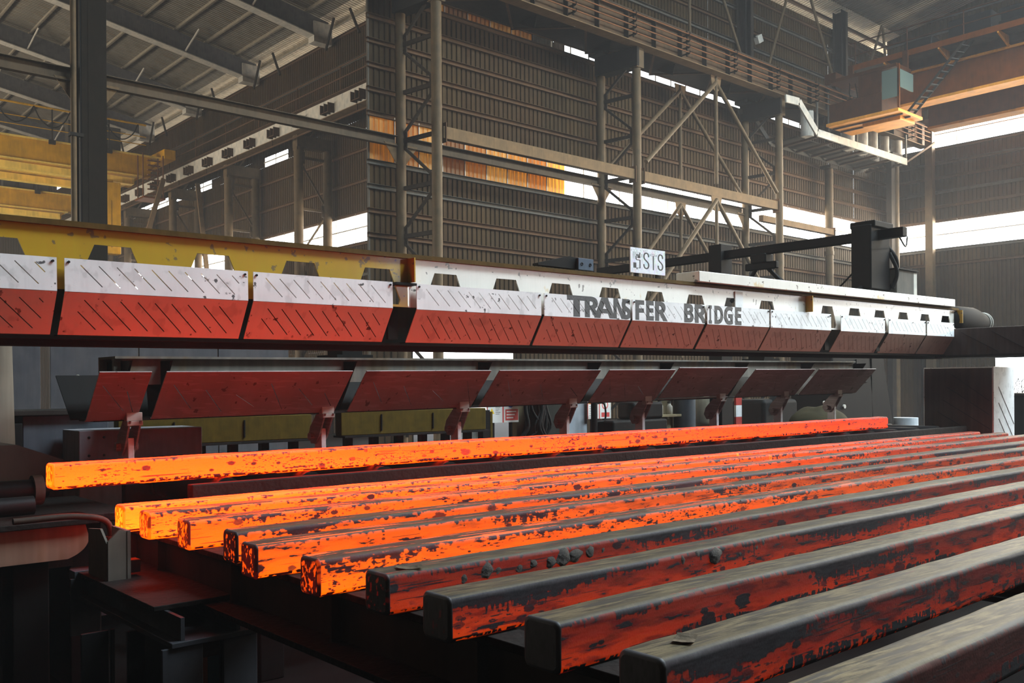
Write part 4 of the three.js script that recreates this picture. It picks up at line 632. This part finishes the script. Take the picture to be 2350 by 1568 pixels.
// heavy beam beside the skid on a boxed pedestal
{
  const b = thing('pedestal_beam', 'short dark wide flanged beam left of the bed, its open end turned to the viewer', 'beam', [1.84, 0.82, 0]);
  obj('top_flange', [rspan(-0.2, 0.19, 0.13, 0.155, -5.72, -4.42, 0.004)], M.scale, b); obj('bottom_flange', [rspan(-0.2, 0.22, 0, 0.025, -5.72, -4.2, 0.004)], M.plateGrey, b);
  obj('web', [span(-0.15, -0.132, 0.025, 0.13, -5.72, -4.22)], M.plateGrey, b); obj('web', [span(0.12, 0.138, 0.025, 0.13, -5.72, -4.22)], M.plateGrey, b);
  const p = thing('pedestal', 'pair of grey flanged columns with a dark slot between them under the wide flanged beam', 'column', [1.84, 0, -4.35]);
  for (const [x0, x1, m, z] of [[-0.24, -0.05, M.plateGrey, 0.14], [0.05, 0.22, M.plateGrey, 0.14], [-0.05, 0.05, M.plateBrown, 0.1]]) obj('flange', [rspan(x0, x1, 0, m === M.plateBrown ? 0.815 : 0.82, z - 0.02, z, 0.003)], m, p);
  obj('slot_plate', [span(-0.012, 0.045, 0, 0.74, 0.1, 0.106)], M.teal, p); obj('slot_plate', [span(-0.045, -0.014, 0, 0.74, 0.1, 0.106)], M.rustPipe, p);
  for (const x of [-0.15, 0.13]) obj('web', [span(x - 0.008, x + 0.008, 0, 0.82, -0.3, 0.12)], M.oily, p);
  for (const [x0, x1] of [[-0.4, -0.27], [-0.26, -0.24]]) obj('side_flange', [rspan(x0, x1, 0, 0.8, -0.5, -0.48, 0.003)], M.oily, p);
  obj('back_flange', [rspan(-0.24, 0.22, 0, 0.82, -0.32, -0.3, 0.003)], M.oily, p);
  const g = thing('guard_plate', 'upright chamfered steel guard standing on the wide flanged beam, left of the hottest billet ends', 'guard', [1.68, 0.975, -5.3]);
  obj('front_plate', [plate([[0, 0], [0.1, 0], [0.1, 0.26], [0.06, 0.27], [0, 0.21]], 0.014).translate(0, 0, 0.12)], M.paleDark ??= mat(0x6c655c), g); obj('side_plate', [plate([[0, 0], [0.3, 0], [0.3, 0.25], [0.1, 0.27], [0, 0.2]], 0.012).rotateY(Math.PI / 2).translate(0, 0, 0.12)], M.paleDark, g);
  obj('rib', [span(0.1, 0.118, 0, 0.26, -0.12, 0.13)], M.paleDark, g); obj('bolt_lug', [rspan(0.125, 0.19, 0.02, 0.09, 0.0, 0.08, 0.006)], M.plateGrey, g);
  const q = thing('side_plate', 'small grey plate hanging at the left end of the wide flanged beam', 'plate', [1.6, 0.62, -5.55]); obj('plate', [rspan(0, 0.16, 0, 0.32, -0.02, 0, 0.003)], M.plateGrey, q); obj('tab', [rspan(0.02, 0.14, 0.3, 0.36, -0.1, -0.0, 0.003)], M.plateGrey, q);
}
// roller table under and behind the lone glowing billet
{
  const t = thing('roller_table', 'dark roller table behind the bed, its rollers under the lone glowing billet', 'conveyor', [0, 0, 0]);
  for (const [z, y] of [[-5.84, 1.39], [-7.05, 1.3]]) obj('side_rail', [rspan(2.4, 13.9, y - 0.36, y, z - 0.04, z + 0.04, 0.01)], M.scale, t);
  for (let x = 2.7; x < 13.8; x += 0.62) { obj('roller', [new THREE.CylinderGeometry(0.11, 0.11, 1.06, 20).rotateX(Math.PI / 2).translate(x, 1.298, -6.46)], M.oily, t); obj('bearing', [rbox(x, 1.3, -7.05, 0.24, 0.18, 0.14, 0.03)], M.darkSteel, t); }
  for (let x = 3; x < 13.8; x += 2.4) for (const z of [-5.98, -7.05]) obj('leg', [rspan(x - 0.09, x + 0.09, 0, 1.04, z - 0.08, z + 0.08, 0.01)], M.blackSteel, t);
  obj('cooling_pipe', [tube(V(2.4, 1.4, -7.2), V(13.9, 1.4, -7.2), 0.028, 10)], M.oily, t); obj('cooling_pipe', [tube(V(2.5, 1.1, -5.78), V(13.9, 1.1, -5.78), 0.02, 10)], M.plateBrown, t);
  for (let x = 3.4; x < 13.8; x += 1.9) obj('spray_nozzle', [tube(V(x, 1.4, -7.2), V(x + 0.03, 1.34, -7.1), 0.02, 8), rbox(x, 1.42, -7.2, 0.07, 0.07, 0.07, 0.01)], M.greySteel, t);
  const b = thing('table_beam', 'rusty pale side plate of the roller table with a rounded end, at the left edge', 'beam', [-3, 0, -5.9]);
  const s = new THREE.Shape(); s.moveTo(0, 1.0); s.lineTo(4.68, 1.0); s.quadraticCurveTo(4.8, 1.04, 4.8, 1.12); s.lineTo(4.78, 1.2); s.lineTo(0, 1.2); s.closePath(); obj('face_plate', [plate(s, 0.04)], M.rustPale, b);
  obj('top_plate', [rspan(0, 4.85, 1.2, 1.235, -0.34, 0.06, 0.006)], M.scale, b); for (const x of [1, 3, 4.5]) obj('leg', [rspan(x - 0.1, x + 0.1, 0, 1.0, -0.3, -0.06, 0.01)], M.blackSteel, b);
  obj('back_plate', [span(0, 4.8, 0.9, 1.2, -0.34, -0.3)], M.scale, b);
  const h = thing('bent_pipe', 'rusty bent pipe curving down beside the rounded end of the pale side plate', 'pipe', [0, 0, -5.72]); obj('pipe', [hose([V(1.35, 1.27, 0), V(1.7, 1.265, 0), V(1.85, 1.22, 0.0), V(1.875, 1.12, 0.0), V(1.83, 0.98, 0.02), V(1.88, 0.86, 0.05), V(2.02, 0.8, 0.05)], 0.019, 40, 10)], M.plateBrown, h); obj('coupling', [new THREE.CylinderGeometry(0.026, 0.026, 0.045, 12).translate(1.872, 1.11, 0)], M.greySteel, h);
  const r = thing('table_rollers', 'dark frame with short pipes at the far left, beside the glowing billet end', 'conveyor', [0, 0, 0]);
  obj('deck_plate', [rspan(-3, 2.2, 1.14, 1.2, -7.5, -6.3, 0.01)], M.scale, r);
  for (const [z, y, rad] of [[-6.45, 1.27, 0.06], [-6.8, 1.33, 0.075], [-7.1, 1.3, 0.05]]) obj('pipe', [tube(V(-3, y, z), V(1.9 - (z + 7.1) * 0.4, y, z), rad, 16)], M.oily, r);
  for (const [x, z] of [[0.6, -6.8], [1.3, -6.8], [1.75, -6.8]]) obj('pipe_collar', [new THREE.CylinderGeometry(0.1, 0.1, 0.06, 18).rotateZ(Math.PI / 2).translate(x, 1.33, z)], M.greySteel, r);
  for (const x of [-2, 0, 2]) obj('leg', [rspan(x - 0.1, x + 0.1, 0, 1.14, -7.2, -6.6, 0.01)], M.blackSteel, r);
  const g = thing('gear_housing', 'dark wedge ended housing at the left, behind the glowing end of the lone glowing billet', 'housing', [-1, 0, -7.75]);
  const w = new THREE.Shape(); w.moveTo(0, 1.28); w.lineTo(3.0, 1.28); w.lineTo(3.18, 1.33); w.lineTo(3.18, 1.45); w.lineTo(2.8, 1.6); w.lineTo(0, 1.62); w.closePath(); obj('shell', [plate(w, 0.5)], M.plateBrown, g); obj('inspection_cover', [plate([[1.9, 1.34], [2.3, 1.34], [2.3, 1.54], [1.9, 1.54]], 0.03).translate(0, 0, 0.26)], M.scale, g); obj('stand', [span(0.2, 2.9, 0, 1.28, -0.2, 0.2)], M.blackSteel, g);
}
// slag blisters stuck to the fronts of the cooler billets
{
  M.slag = mat(0x57534f, { roughness: 0.55, bumpMap: bump1, bumpScale: 0.004 });
  const blob = (id) => { const g = new THREE.IcosahedronGeometry(1, 3), p = g.attributes.position; for (let i = 0; i < p.count; i++) { const x = p.getX(i), y = p.getY(i), z = p.getZ(i), k = 0.75 + 0.5 * fbm(x * 1.7 + 5 + id, y * 1.7 + z * 1.3 + 5, 64, 64, 3); p.setXYZ(i, x * k, y * k, z * k); } g.computeVertexNormals(); return metric(g); };
  const blobs = [blob(1), blob(9), blob(23)]; seed = 4242;
  const put = (i, list) => { const b = billets[i]; for (const [px, py, s] of list) { const p = onZ(px, py, POS[i][1] - 0.004); const o = share('slag_lump', blobs[Math.floor(rnd() * 3)], M.slag, b, p.x - b.position.x, clamp(p.y - b.position.y, -0.066, 0.066), S / 2 - 0.006); const d = Math.abs(p.z) * 1.5 / 2146 * s; o.scale.set(d * rr(0.9, 1.3), d * rr(0.75, 1), d * 0.36); o.rotation.z = rr(-0.4, 0.4); } };
  put(6, [[1062, 1330, 13], [1045, 1337, 6], [1115, 1312, 18], [1140, 1311, 12], [1190, 1306, 14], [1222, 1295, 15], [1262, 1292, 18], [1290, 1282, 22], [1318, 1276, 20], [1352, 1268, 17], [1382, 1264, 12], [1035, 1332, 7], [1550, 1233, 5], [1560, 1229, 5], [1590, 1225, 7], [1605, 1223, 5], [1640, 1215, 9], [1655, 1213, 6], [1760, 1195, 6], [1855, 1183, 7], [1880, 1174, 8], [1900, 1168, 7]]);
  put(7, [[1565, 1288, 14], [1600, 1275, 11], [1640, 1277, 24], [1697, 1272, 9], [1735, 1258, 11], [1750, 1248, 9], [1795, 1257, 9], [1845, 1247, 8], [1810, 1238, 8], [1607, 1305, 6], [2100, 1180, 6], [1925, 1226, 4]]);
  put(8, [[2055, 1262, 14], [1938, 1295, 10], [1955, 1288, 8], [2085, 1270, 9], [2010, 1290, 5], [2155, 1236, 6], [2170, 1230, 7], [2187, 1226, 6], [2040, 1277, 5], [1875, 1330, 10]]);
  put(9, [[2105, 1370, 10], [2045, 1390, 13], [1790, 1500, 11], [1830, 1505, 16], [1990, 1455, 10]]);
  put(5, [[950, 1275, 6], [1000, 1262, 5], [1607, 1163, 5], [1675, 1158, 6], [1700, 1153, 6]]);
  // a curled flake of scale on the top of the second billet
  const fl = new THREE.PlaneGeometry(0.16, 0.1, 10, 6).rotateX(-Math.PI / 2), p = fl.attributes.position; for (let i = 0; i < p.count; i++) p.setY(i, 0.012 * Math.abs(p.getX(i) * 12) ** 1.5 + 0.006 * vn(p.getX(i) * 30 + 9, p.getZ(i) * 30 + 9)); fl.computeVertexNormals();
  const s1 = share('scale_flake', metric(fl), M.flake ??= mat(0x5c5142, { bumpMap: bump1, bumpScale: 0.004 }), billets[9], 0.18, S / 2 + 0.002, 0.0); s1.rotation.y = 0.5; s1.scale.setScalar(0.55); const s2 = share('scale_flake', s1.geometry, M.flake, billets[6], 0.13, S / 2 + 0.001, 0.03); s2.scale.setScalar(0.6); s2.rotation.y = -0.4;
}
// ---------------------------------------------------------------- things behind and on the bridge
M.boardWhite = mat(0xb9bcbf); M.cream2 = mat(0x8f8468); M.blueWhite = mat(0xb4bec6); M.dullYellow = mat(0x4f4110, { map: rep(grime, 1.4) }); M.tarp = mat(0x2b2716, { roughness: 0.9 }); M.redPaint = mat(0x8f2f2a);
{
  // cable boom carried over the bridge end
  const b = thing('cable_boom', 'long black boom rising to the right above the bridge, carrying a cable trolley', 'boom', [13.4, 0, 0]);
  obj('rail', [rspan(-0.07, 0.07, 4.17, 4.31, -12.6, -6.46, 0.01)], M.blackSteel, b);
  obj('mast', [rspan(-0.16, 0.16, 0, 4.42, -9.86, -9.6, 0.01)], M.blackSteel, b);
  const h = obj('mast_head', [rspan(-0.28, 0.3, 3.42, 4.38, -7.16, -6.84, 0.02), rspan(-0.24, 0.34, 4.34, 4.44, -7.2, -6.8, 0.02)], M.blackSteel, b); obj('stripe', [span(0.3, 0.31, 3.5, 4.15, -7.05, -6.95)], M.paleSteel, h);
  obj('trolley', [rspan(-0.12, 0.12, 4.02, 4.18, -9.05, -8.75, 0.03), rspan(-0.05, 0.05, 3.92, 4.04, -9.2, -8.6, 0.02)], M.blackSteel, b);
  for (const [p, r] of [[[V(0, 3.95, -9.0), V(-0.05, 3.7, -9.15), V(-0.3, 3.4, -9.3)], 0.035], [[V(0, 3.95, -8.8), V(0.2, 3.6, -8.5), V(0.45, 3.42, -8.1), V(0.7, 3.38, -7.6)], 0.035], [[V(0, 3.96, -8.8), V(0.3, 3.55, -8.4), V(0.2, 3.45, -7.8), V(-0.1, 3.75, -7.16)], 0.014], [[V(-0.2, 3.5, -7.0), V(-0.5, 3.32, -7.0)], 0.03], [[V(0.32, 4.1, -6.9), V(0.4, 3.9, -6.8), V(0.42, 3.6, -6.82), V(0.35, 3.45, -6.9)], 0.04], [[V(0.3, 4.0, -6.85), V(0.34, 3.7, -6.75), V(0.3, 3.45, -6.8)], 0.03], [[V(0.1, 4.2, -6.6), V(0.5, 4.1, -6.7), V(1.2, 4.35, -7)], 0.012]]) obj('cable', [hose(p, r, 20, 8)], M.blackSteel, b);
  resurvey(b);
  const c = thing('control_box', 'dark grey cabinet with a pale edge standing on the bridge right of the boom mast', 'cabinet', [13.75, 3.25, -6.86]); obj('body', [rspan(0, 0.55, 0, 0.5, -0.2, 0.1, 0.01)], M.greySteel, c); obj('side_panel', [rspan(0.55, 0.66, 0, 0.48, -0.19, 0.1, 0.006)], M.paleSteel, c); obj('lid', [rspan(-0.02, 0.68, 0.5, 0.52, -0.22, 0.12, 0.004)], M.blackSteel, c);
  resurvey(c);
  const k = thing('tool_bracket', 'small black bracket with a bluish end plate lying on the bridge girder', 'bracket', [6.15, 3.175, -6.62]); obj('arm', [plate([[0, 0.0], [0.55, 0], [0.55, 0.115], [0.42, 0.12], [0, 0.02]], 0.08)], M.blackSteel, k); obj('end_plate', [rspan(0.52, 0.74, -0.01, 0.11, 0.03, 0.07, 0.006)], M.slate ??= mat(0x5f6a78), k); for (const x of [0.57, 0.69]) obj('hole_rim', [new THREE.TorusGeometry(0.014, 0.004, 6, 12).translate(x, 0.05, 0.071)], M.blackSteel, k);
  resurvey(k);
}
{
  // dim partition and plant behind the bridge, left
  [[-4.0, 3.4], [3.5, 6.9]].forEach(([a, b], i) => { const t = thing('partition', i ? 'dark grey partition behind the bridge, right half' : 'dark grey partition behind the bridge at the left edge', 'partition', [a, 0, -13]); const n = Math.round((b - a) / 1.2), d = (b - a) / n; for (let k = 0; k < n; k++) obj('panel', [rspan(k * d + 0.008, (k + 1) * d - 0.008, 0, 3.1, -0.03, 0.03, 0.006)], M.partGrey ??= mat(0x4a4a4e), t); obj('top_rail', [span(0, b - a, 3.1, 3.18, -0.05, 0.05)], M.greySteel, t); });
  const p = thing('concrete_pillar', 'stained pale pillar widening downward at the left edge, below the bridge', 'pillar', [1.86, 0, -8.3]); obj('shaft', [new THREE.CylinderGeometry(0.13, 0.2, 2.7, 4, 1).rotateY(Math.PI / 4).translate(-0.02, 1.35, 0)], mat(0x77716a, { map: streak1 }), p); obj('footing', [rbox(0, 0.1, 0, 0.7, 0.2, 0.7, 0.02)], M.greySteel, p);
  const w = thing('white_cabinet', 'greyish white steel cabinet behind the lone glowing billet, at the left', 'cabinet', [2.42, 0, -8.3]); obj('body', [rspan(0, 1.05, 0.1, 1.66, -0.3, 0.15, 0.01)], mat(0x7d7e84), w); for (const [x, y] of [[0.08, 1.6], [0.2, 1.6], [0.33, 1.6], [0.08, 1.45], [0.2, 1.45], [0.33, 1.45]]) obj('rivet', [new THREE.SphereGeometry(0.012, 8, 6).translate(x, y, 0.15)], M.blackSteel, w);
  const g = thing('grey_cabinet', 'dark blue grey cabinet beside the pillar at the left', 'cabinet', [2.12, 0, -8.75]); obj('body', [rspan(0, 0.7, 0.1, 1.78, -0.3, 0.1, 0.01)], mat(0x4c5057), g); obj('open_door', [rspan(-0.14, -0.01, 0.2, 1.72, -0.1, 0.14, 0.006)], M.blackSteel, g); obj('top_tray', [rspan(-0.2, 0.6, 1.78, 1.83, -0.3, 0.16, 0.01)], M.darkSteel, g);
  const j = thing('pipe_stub', 'small dark valve with a bent pipe on top of the grey cabinet', 'valve', [2.62, 1.83, -8.75]); obj('body', [new THREE.CylinderGeometry(0.07, 0.09, 0.14, 14).translate(0, 0.07, 0)], M.blackSteel, j); obj('neck', [hose([V(-0.04, 0.12, 0), V(-0.06, 0.24, 0), V(-0.02, 0.3, 0)], 0.016, 12, 8)], M.paleSteel, j);
}
{
  [[2.9, 4.85, 1.48, 1.73, 'long dull yellow beam lying behind the lone glowing billet at the left'], [5.2, 7.2, 1.49, 1.75, 'second dull yellow beam behind the billet, right of the first']].forEach(([a, b, y0, y1, l]) => { const t = thing('yellow_beam', l, 'beam', [a, y0, -8.7]); obj('channel', [rspan(0, b - a, 0, y1 - y0, -0.06, 0.06, 0.01)], M.dullYellow, t); obj('lip', [span(0, b - a, -0.02, 0.0, -0.1, 0.14)], M.scale, t); for (const x of [0.5, 1.2]) obj('weld_rib', [span(x, x + 0.012, 0.04, y1 - y0 - 0.04, 0.06, 0.075)], M.scale, t); for (let x = 0.1; x < b - a; x += 0.33) obj('stand', [span(x, x + 0.08, -y0, -0.02, -0.08, 0.0)], M.blackSteel, t); });
  const s = thing('yellow_stub', 'short yellow upright bracket with a black core right of the second yellow beam', 'bracket', [7.3, 0, -8.8]); obj('post', [rspan(0.06, 0.1, 1.3, 1.7, -0.05, 0.05, 0.005)], M.dullYellow, s); obj('core', [rspan(-0.06, 0.06, 0, 1.72, -0.05, 0.05, 0.01)], M.blackSteel, s);
  const l = thing('panel_stand', 'low dark frame with grey panels under the yellow beams', 'frame', [2.95, 0, -8.1]); for (let x = 0; x < 4; x += 0.5) obj('panel', [rspan(x + 0.02, x + 0.46, 0.9, 1.42, -0.02, 0.02, 0.006)], Math.round(x * 2) % 3 === 2 ? M.paleSteel : M.greySteel, l); obj('rail', [rspan(0, 4.3, 0.82, 0.9, -0.04, 0.04, 0.006)], M.scale, l); for (const x of [0.1, 2, 3.9]) obj('leg', [span(x, x + 0.1, 0, 0.82, -0.04, 0.04)], M.blackSteel, l);
}
{
  // notice boards
  function notice(label, x, w, kind) {
    const W = 256, H = 160, c = document.createElement('canvas'); c.width = W; c.height = H; const g = c.getContext('2d'); g.fillStyle = '#d9d6cf'; g.fillRect(0, 0, W, H); g.fillStyle = '#c2504a'; g.fillRect(0, 0, W, 7); g.fillRect(122, 0, 12, H); g.fillRect(0, 0, 5, H);
    if (kind === 0) { g.fillStyle = '#e0b92c'; g.beginPath(); g.moveTo(16, 96); g.lineTo(58, 96); g.lineTo(37, 54); g.fill(); g.fillStyle = '#77716b'; for (let i = 0; i < 5; i++) g.fillRect(66, 48 + i * 12, 40 - (i % 3) * 8, 4); g.fillStyle = '#3d57a5'; g.beginPath(); g.arc(190, 30, 24, 0, 7); g.fill(); g.fillStyle = '#c4453f'; g.fillRect(146, 66, 106, 80); g.fillStyle = '#e9d9d2'; for (let i = 0; i < 3; i++) g.fillRect(156, 78 + i * 22, 80 - i * 12, 10); }
    else { g.fillStyle = '#c4453f'; g.fillRect(10, 10, 106, 34); g.fillStyle = '#e0b92c'; g.fillRect(10, 10, 22, 30); g.fillStyle = '#8b8780'; for (let i = 0; i < 6; i++) g.fillRect(16, 60 + i * 14, 80 - (i % 2) * 20, 4); g.lineWidth = 9; g.strokeStyle = '#c4453f'; g.beginPath(); g.arc(190, 52, 30, 0, 7); g.stroke(); g.fillStyle = '#333'; g.fillRect(182, 36, 14, 30); g.fillStyle = '#c4453f'; g.fillRect(150, 112, 90, 36); }
    const t = new THREE.CanvasTexture(c); t.colorSpace = THREE.SRGBColorSpace; const n = thing('notice_board', label, 'sign', [x, 1.52, -9.55]); const gg = span(0, w, 0, 0.3, -0.012, 0), uv = gg.attributes.uv, p = gg.attributes.position; for (let k = 0; k < uv.count; k++) uv.setXY(k, p.getX(k) / w, p.getY(k) / 0.3);
    obj('board', [gg], new THREE.MeshStandardMaterial({ map: t, roughness: 0.6 }), n, true); for (const q of [0.1, w - 0.14]) obj('stake', [rspan(q, q + 0.04, -1.52, 0.26, -0.05, -0.014, 0.004)], M.blackSteel, n);
  }
  notice('white safety notice with a yellow triangle and red panel, left of the hanging cables', 7.98, 0.56, 0); notice('white safety notice with red headings, right of the bluish white post', 9.9, 0.5, 1);
  const P = (name, label, cat, x, z, parts) => { const t = thing(name, label, cat, [x, 0, z]); for (const [n, g, m] of parts) obj(n, [g].flat(), m, t); return t; };
  P('pale_plate', 'small pale plate left of the first safety notice', 'plate', 7.72, -9.7, [['sheet', rspan(0, 0.24, 0.3, 1.72, -0.01, 0.01, 0.004), mat(0x8e8f88)], ['foot', rspan(0, 0.24, 0, 0.3, -0.08, 0.08, 0.01), M.blackSteel]]);
  const cb = thing('cable_bundle', 'tangle of black hoses hanging right of the first safety notice', 'cable', [8.5, 0, -9.4]); seed = 31; for (let i = 0; i < 11; i++) { const x = rr(0, 0.34), z = rr(-0.05, 0.05); obj('hose', [hose([V(x, 2.0, z), V(x + rr(-0.05, 0.05), 1.7, z + 0.03), V(x + rr(-0.12, 0.12), 1.45, z + 0.05), V(x + rr(-0.16, 0.16), 1.25, z), V(x + rr(-0.05, 0.05), 0.9, z)], rr(0.012, 0.03), 20, 7)], M.blackSteel, cb); } obj('hanger', [rspan(-0.05, 0.42, 1.98, 2.06, -0.08, 0.08, 0.01)], M.darkSteel, cb); obj('stand', [rspan(0.36, 0.42, 0, 2.0, -0.1, -0.06, 0.006)], M.darkSteel, cb);
  P('beige_post', 'narrow beige post behind the hanging hoses', 'post', 8.72, -9.85, [['shaft', rspan(0, 0.2, 0.02, 2.2, -0.06, 0.06, 0.006), M.cream2], ['foot', rspan(-0.05, 0.25, 0, 0.05, -0.1, 0.1, 0.004), M.darkSteel]]);
  P('dark_cabinet', 'dark greenish cabinet between the hoses and the bluish white post', 'cabinet', 8.9, -9.5, [['body', rspan(0, 0.5, 0.08, 2.2, -0.3, 0.0, 0.01), mat(0x2e2f29)], ['door', rspan(0.02, 0.48, 0.12, 2.15, 0.0, 0.02, 0.006), mat(0x2c2d28)], ['plinth', span(0.02, 0.48, 0, 0.08, -0.28, -0.02), M.blackSteel]]);
  P('white_post', 'broad bluish white post behind the hook arms, in the middle', 'post', 9.42, -9.6, [['shaft', rspan(0, 0.52, 0.04, 2.3, -0.2, 0.0, 0.012), M.blueWhite], ['foot', rspan(-0.06, 0.58, 0, 0.06, -0.26, 0.06, 0.01), M.darkSteel]]);
  P('dark_pole', 'black pole just right of the bluish white post', 'pole', 9.88, -9.4, [['shaft', tube(V(0, 0.05, 0), V(0, 2.2, 0), 0.05, 12), M.blackSteel], ['foot', rbox(0, 0.03, 0, 0.3, 0.06, 0.3, 0.01), M.blackSteel], ['hook', hose([V(0.04, 1.75, 0), V(0.2, 1.75, 0), V(0.24, 1.65, 0), V(0.22, 1.5, 0), V(0.06, 1.48, 0)], 0.014, 20, 8), M.blackSteel]]);
  P('machine_block', 'low black machine block under the second safety notice', 'machine', 10.06, -9.3, [['body', rspan(0, 1.25, 0, 1.5, -0.3, 0.1, 0.04), M.blackSteel], ['cover', rspan(0.5, 1.2, 1.5, 1.76, -0.28, 0.06, 0.05), M.blackSteel]]);
  const sh = thing('beige_shelf', 'beige shelf wall with containers, right of the black machine block', 'shelf', [11.3, 0, -9.9]); obj('back_panel', [rspan(0, 1.0, 0.1, 2.2, -0.05, 0, 0.006)], M.cream2, sh); obj('shelf_board', [rspan(0, 0.85, 1.5, 1.54, 0, 0.3, 0.006)], M.cream2, sh); obj('front_panel', [rspan(0, 0.7, 0, 1.46, 0.0, 0.2, 0.01)], M.cream2, sh);
  [[11.42, 0.07, 0.2, 'glass jug with a metal cap on the beige shelf', 0xa8a894], [11.6, 0.05, 0.14, 'small dark bottle second on the beige shelf', 0x39352c], [11.74, 0.055, 0.2, 'pale can third on the beige shelf', 0xb5aea0], [11.98, 0.055, 0.18, 'pale tin at the right end of the beige shelf', 0xc2bcae]].forEach(([x, r, h, l, c]) => { const t = thing('container', l, 'container', [x, 1.54, -9.72], 'containers on the beige shelf'); obj('body', [new THREE.LatheGeometry([[0, 0], [r, 0], [r, h * 0.7], [r * 0.5, h * 0.88], [r * 0.5, h], [0, h]].map(([q, y]) => new THREE.Vector2(q, y)), 16)], mat(c, { roughness: 0.4 }), t); obj('cap', [new THREE.CylinderGeometry(r * 0.55, r * 0.55, 0.03, 14).translate(0, h + 0.012, 0)], M.greySteel, t); });
  P('grey_post', 'blue grey round post right of the beige shelf', 'post', 12.35, -9.7, [['shaft', tube(V(0, 0.04, 0), V(0, 2.3, 0), 0.18, 18), mat(0x5a6066)], ['foot', rbox(0, 0.03, 0, 0.5, 0.06, 0.5, 0.01), M.darkSteel]]);
  P('cloth_sack', 'slumped cream sack behind the hook arm, right of the blue grey post', 'sack', 12.95, -9.75, [['body', new THREE.LatheGeometry([[0, 1.2], [0.3, 1.22], [0.36, 1.4], [0.33, 1.75], [0.3, 1.95], [0.1, 2.05], [0, 2.05]].map(([q, y]) => new THREE.Vector2(q, y)), 16), mat(0xa29a86)], ['stand', rspan(-0.3, 0.3, 0, 1.2, -0.3, 0.3, 0.02), M.blackSteel]]);
  P('marker_post', 'thin red and white banded post behind the hook arms', 'post', 13.45, -9.5, [['band', rspan(0, 0.17, 1.66, 1.9, 0, 0.04, 0.004), M.redPaint], ['band', rspan(0, 0.17, 1.46, 1.66, 0, 0.04, 0.004), M.boardWhite], ['band', rspan(0, 0.17, 1.3, 1.46, 0, 0.04, 0.004), M.redPaint], ['band', rspan(0, 0.17, 0, 1.3, 0, 0.04, 0.004), M.boardWhite]]);
  // far dark machine and the tarpaulin heap
  const m = thing('dark_machine', 'bulky black machine standing behind the far end of the lone glowing billet', 'machine', [14.1, 0, -9.6]);
  obj('base', [rspan(0, 4.4, 0, 1.2, -0.8, 0.4, 0.03)], M.blackSteel, m); obj('column', [rspan(2.2, 3.8, 1.2, 2.9, -0.6, 0.3, 0.06)], M.blackSteel, m); obj('hood', [plate([[3.8, 1.2], [4.6, 1.2], [4.1, 2.9], [3.6, 2.9]], 0.6)], M.blackSteel, m); obj('gearbox', [rspan(0.1, 1.2, 1.2, 1.75, -0.5, 0.2, 0.08)], M.blackSteel, m); obj('arm', [bar(V(0.4, 1.6, 0.2), V(1.0, 2.1, 0.1), 0.2, 0.2)], M.blackSteel, m);
  obj('number_plate', [rspan(3.1, 3.55, 2.05, 2.5, 0.3, 0.32, 0.004)], M.darkSteel, m);
  for (const [x, y] of [[1.9, 1.66], [2.0, 1.52], [2.3, 1.62], [2.62, 1.58]]) obj('gauge', [new THREE.CylinderGeometry(0.04, 0.04, 0.03, 12).rotateX(Math.PI / 2).translate(x, y, 0.32)], M.paleSteel, m); obj('feed_table', [rspan(1.2, 2.3, 1.2, 1.42, -0.4, 0.36, 0.02)], M.blackSteel, m);
  const tp = new THREE.SphereGeometry(1, 24, 12, 0, Math.PI * 2, 0, Math.PI / 2).scale(0.75, 0.34, 0.4); { const q = tp.attributes.position; for (let i = 0; i < q.count; i++) q.setY(i, q.getY(i) * (0.85 + 0.3 * vn(q.getX(i) * 5 + 9, q.getZ(i) * 6 + 9))); tp.computeVertexNormals(); }
  P('tarpaulin_heap', 'olive tarpaulin heap in front of the black machine', 'tarpaulin', 14.9, -8.75, [['cover', tp.translate(0, 1.3, 0), M.tarp], ['stand', rspan(-0.7, 0.7, 0, 1.3, -0.35, 0.35, 0.03), M.blackSteel]]);
  P('pale_drum', 'bluish white drum with dark bands right of the far billet end', 'drum', 17.2, -8.3, [['body', new THREE.CylinderGeometry(0.22, 0.22, 0.95, 20).translate(0, 0.9, 0), M.blueWhite], ['hoop', new THREE.TorusGeometry(0.225, 0.015, 6, 24).rotateX(Math.PI / 2).translate(0, 1.2, 0), M.darkSteel], ['hoop', new THREE.TorusGeometry(0.225, 0.015, 6, 24).rotateX(Math.PI / 2).translate(0, 1.05, 0), M.darkSteel], ['stand', rspan(-0.3, 0.3, 0, 0.43, -0.3, 0.3, 0.02), M.blackSteel]]);
  P('debris_bin', 'low black bin right of the white painted post', 'bin', 20.5, -7.6, [['body', rspan(0, 1.6, 0, 1.75, -0.8, 0.2, 0.03), M.blackSteel], ['rim', rspan(-0.04, 1.64, 1.75, 1.8, -0.84, 0.24, 0.01), M.darkSteel]]);
  // bare shrub outside the right doorway
  const bu = thing('bare_shrub', 'bare dark shrub outside the bright doorway at the right edge', 'shrub', [46.5, -0.31, -15.4]); seed = 88; const twig = (a, d, L, r, n) => { const b = a.clone().addScaledVector(d, L); obj('branch', [tube(a, b, r, 6, r * 0.6)], M.lacing, bu); if (n) for (let i = 0; i < 3; i++) twig(b, d.clone().add(V(rr(-0.7, 0.7), rr(-0.1, 0.5), rr(-0.7, 0.7))).normalize(), L * 0.72, r * 0.6, n - 1); }; for (let i = 0; i < 4; i++) twig(V(rr(-0.4, 0.4), 0, i * 1.1 - 1.6), V(rr(-0.3, 0.3), 1, rr(-0.4, 0.4)).normalize(), 1.1, 0.05, 3);
}
renderer.render(scene, camera);
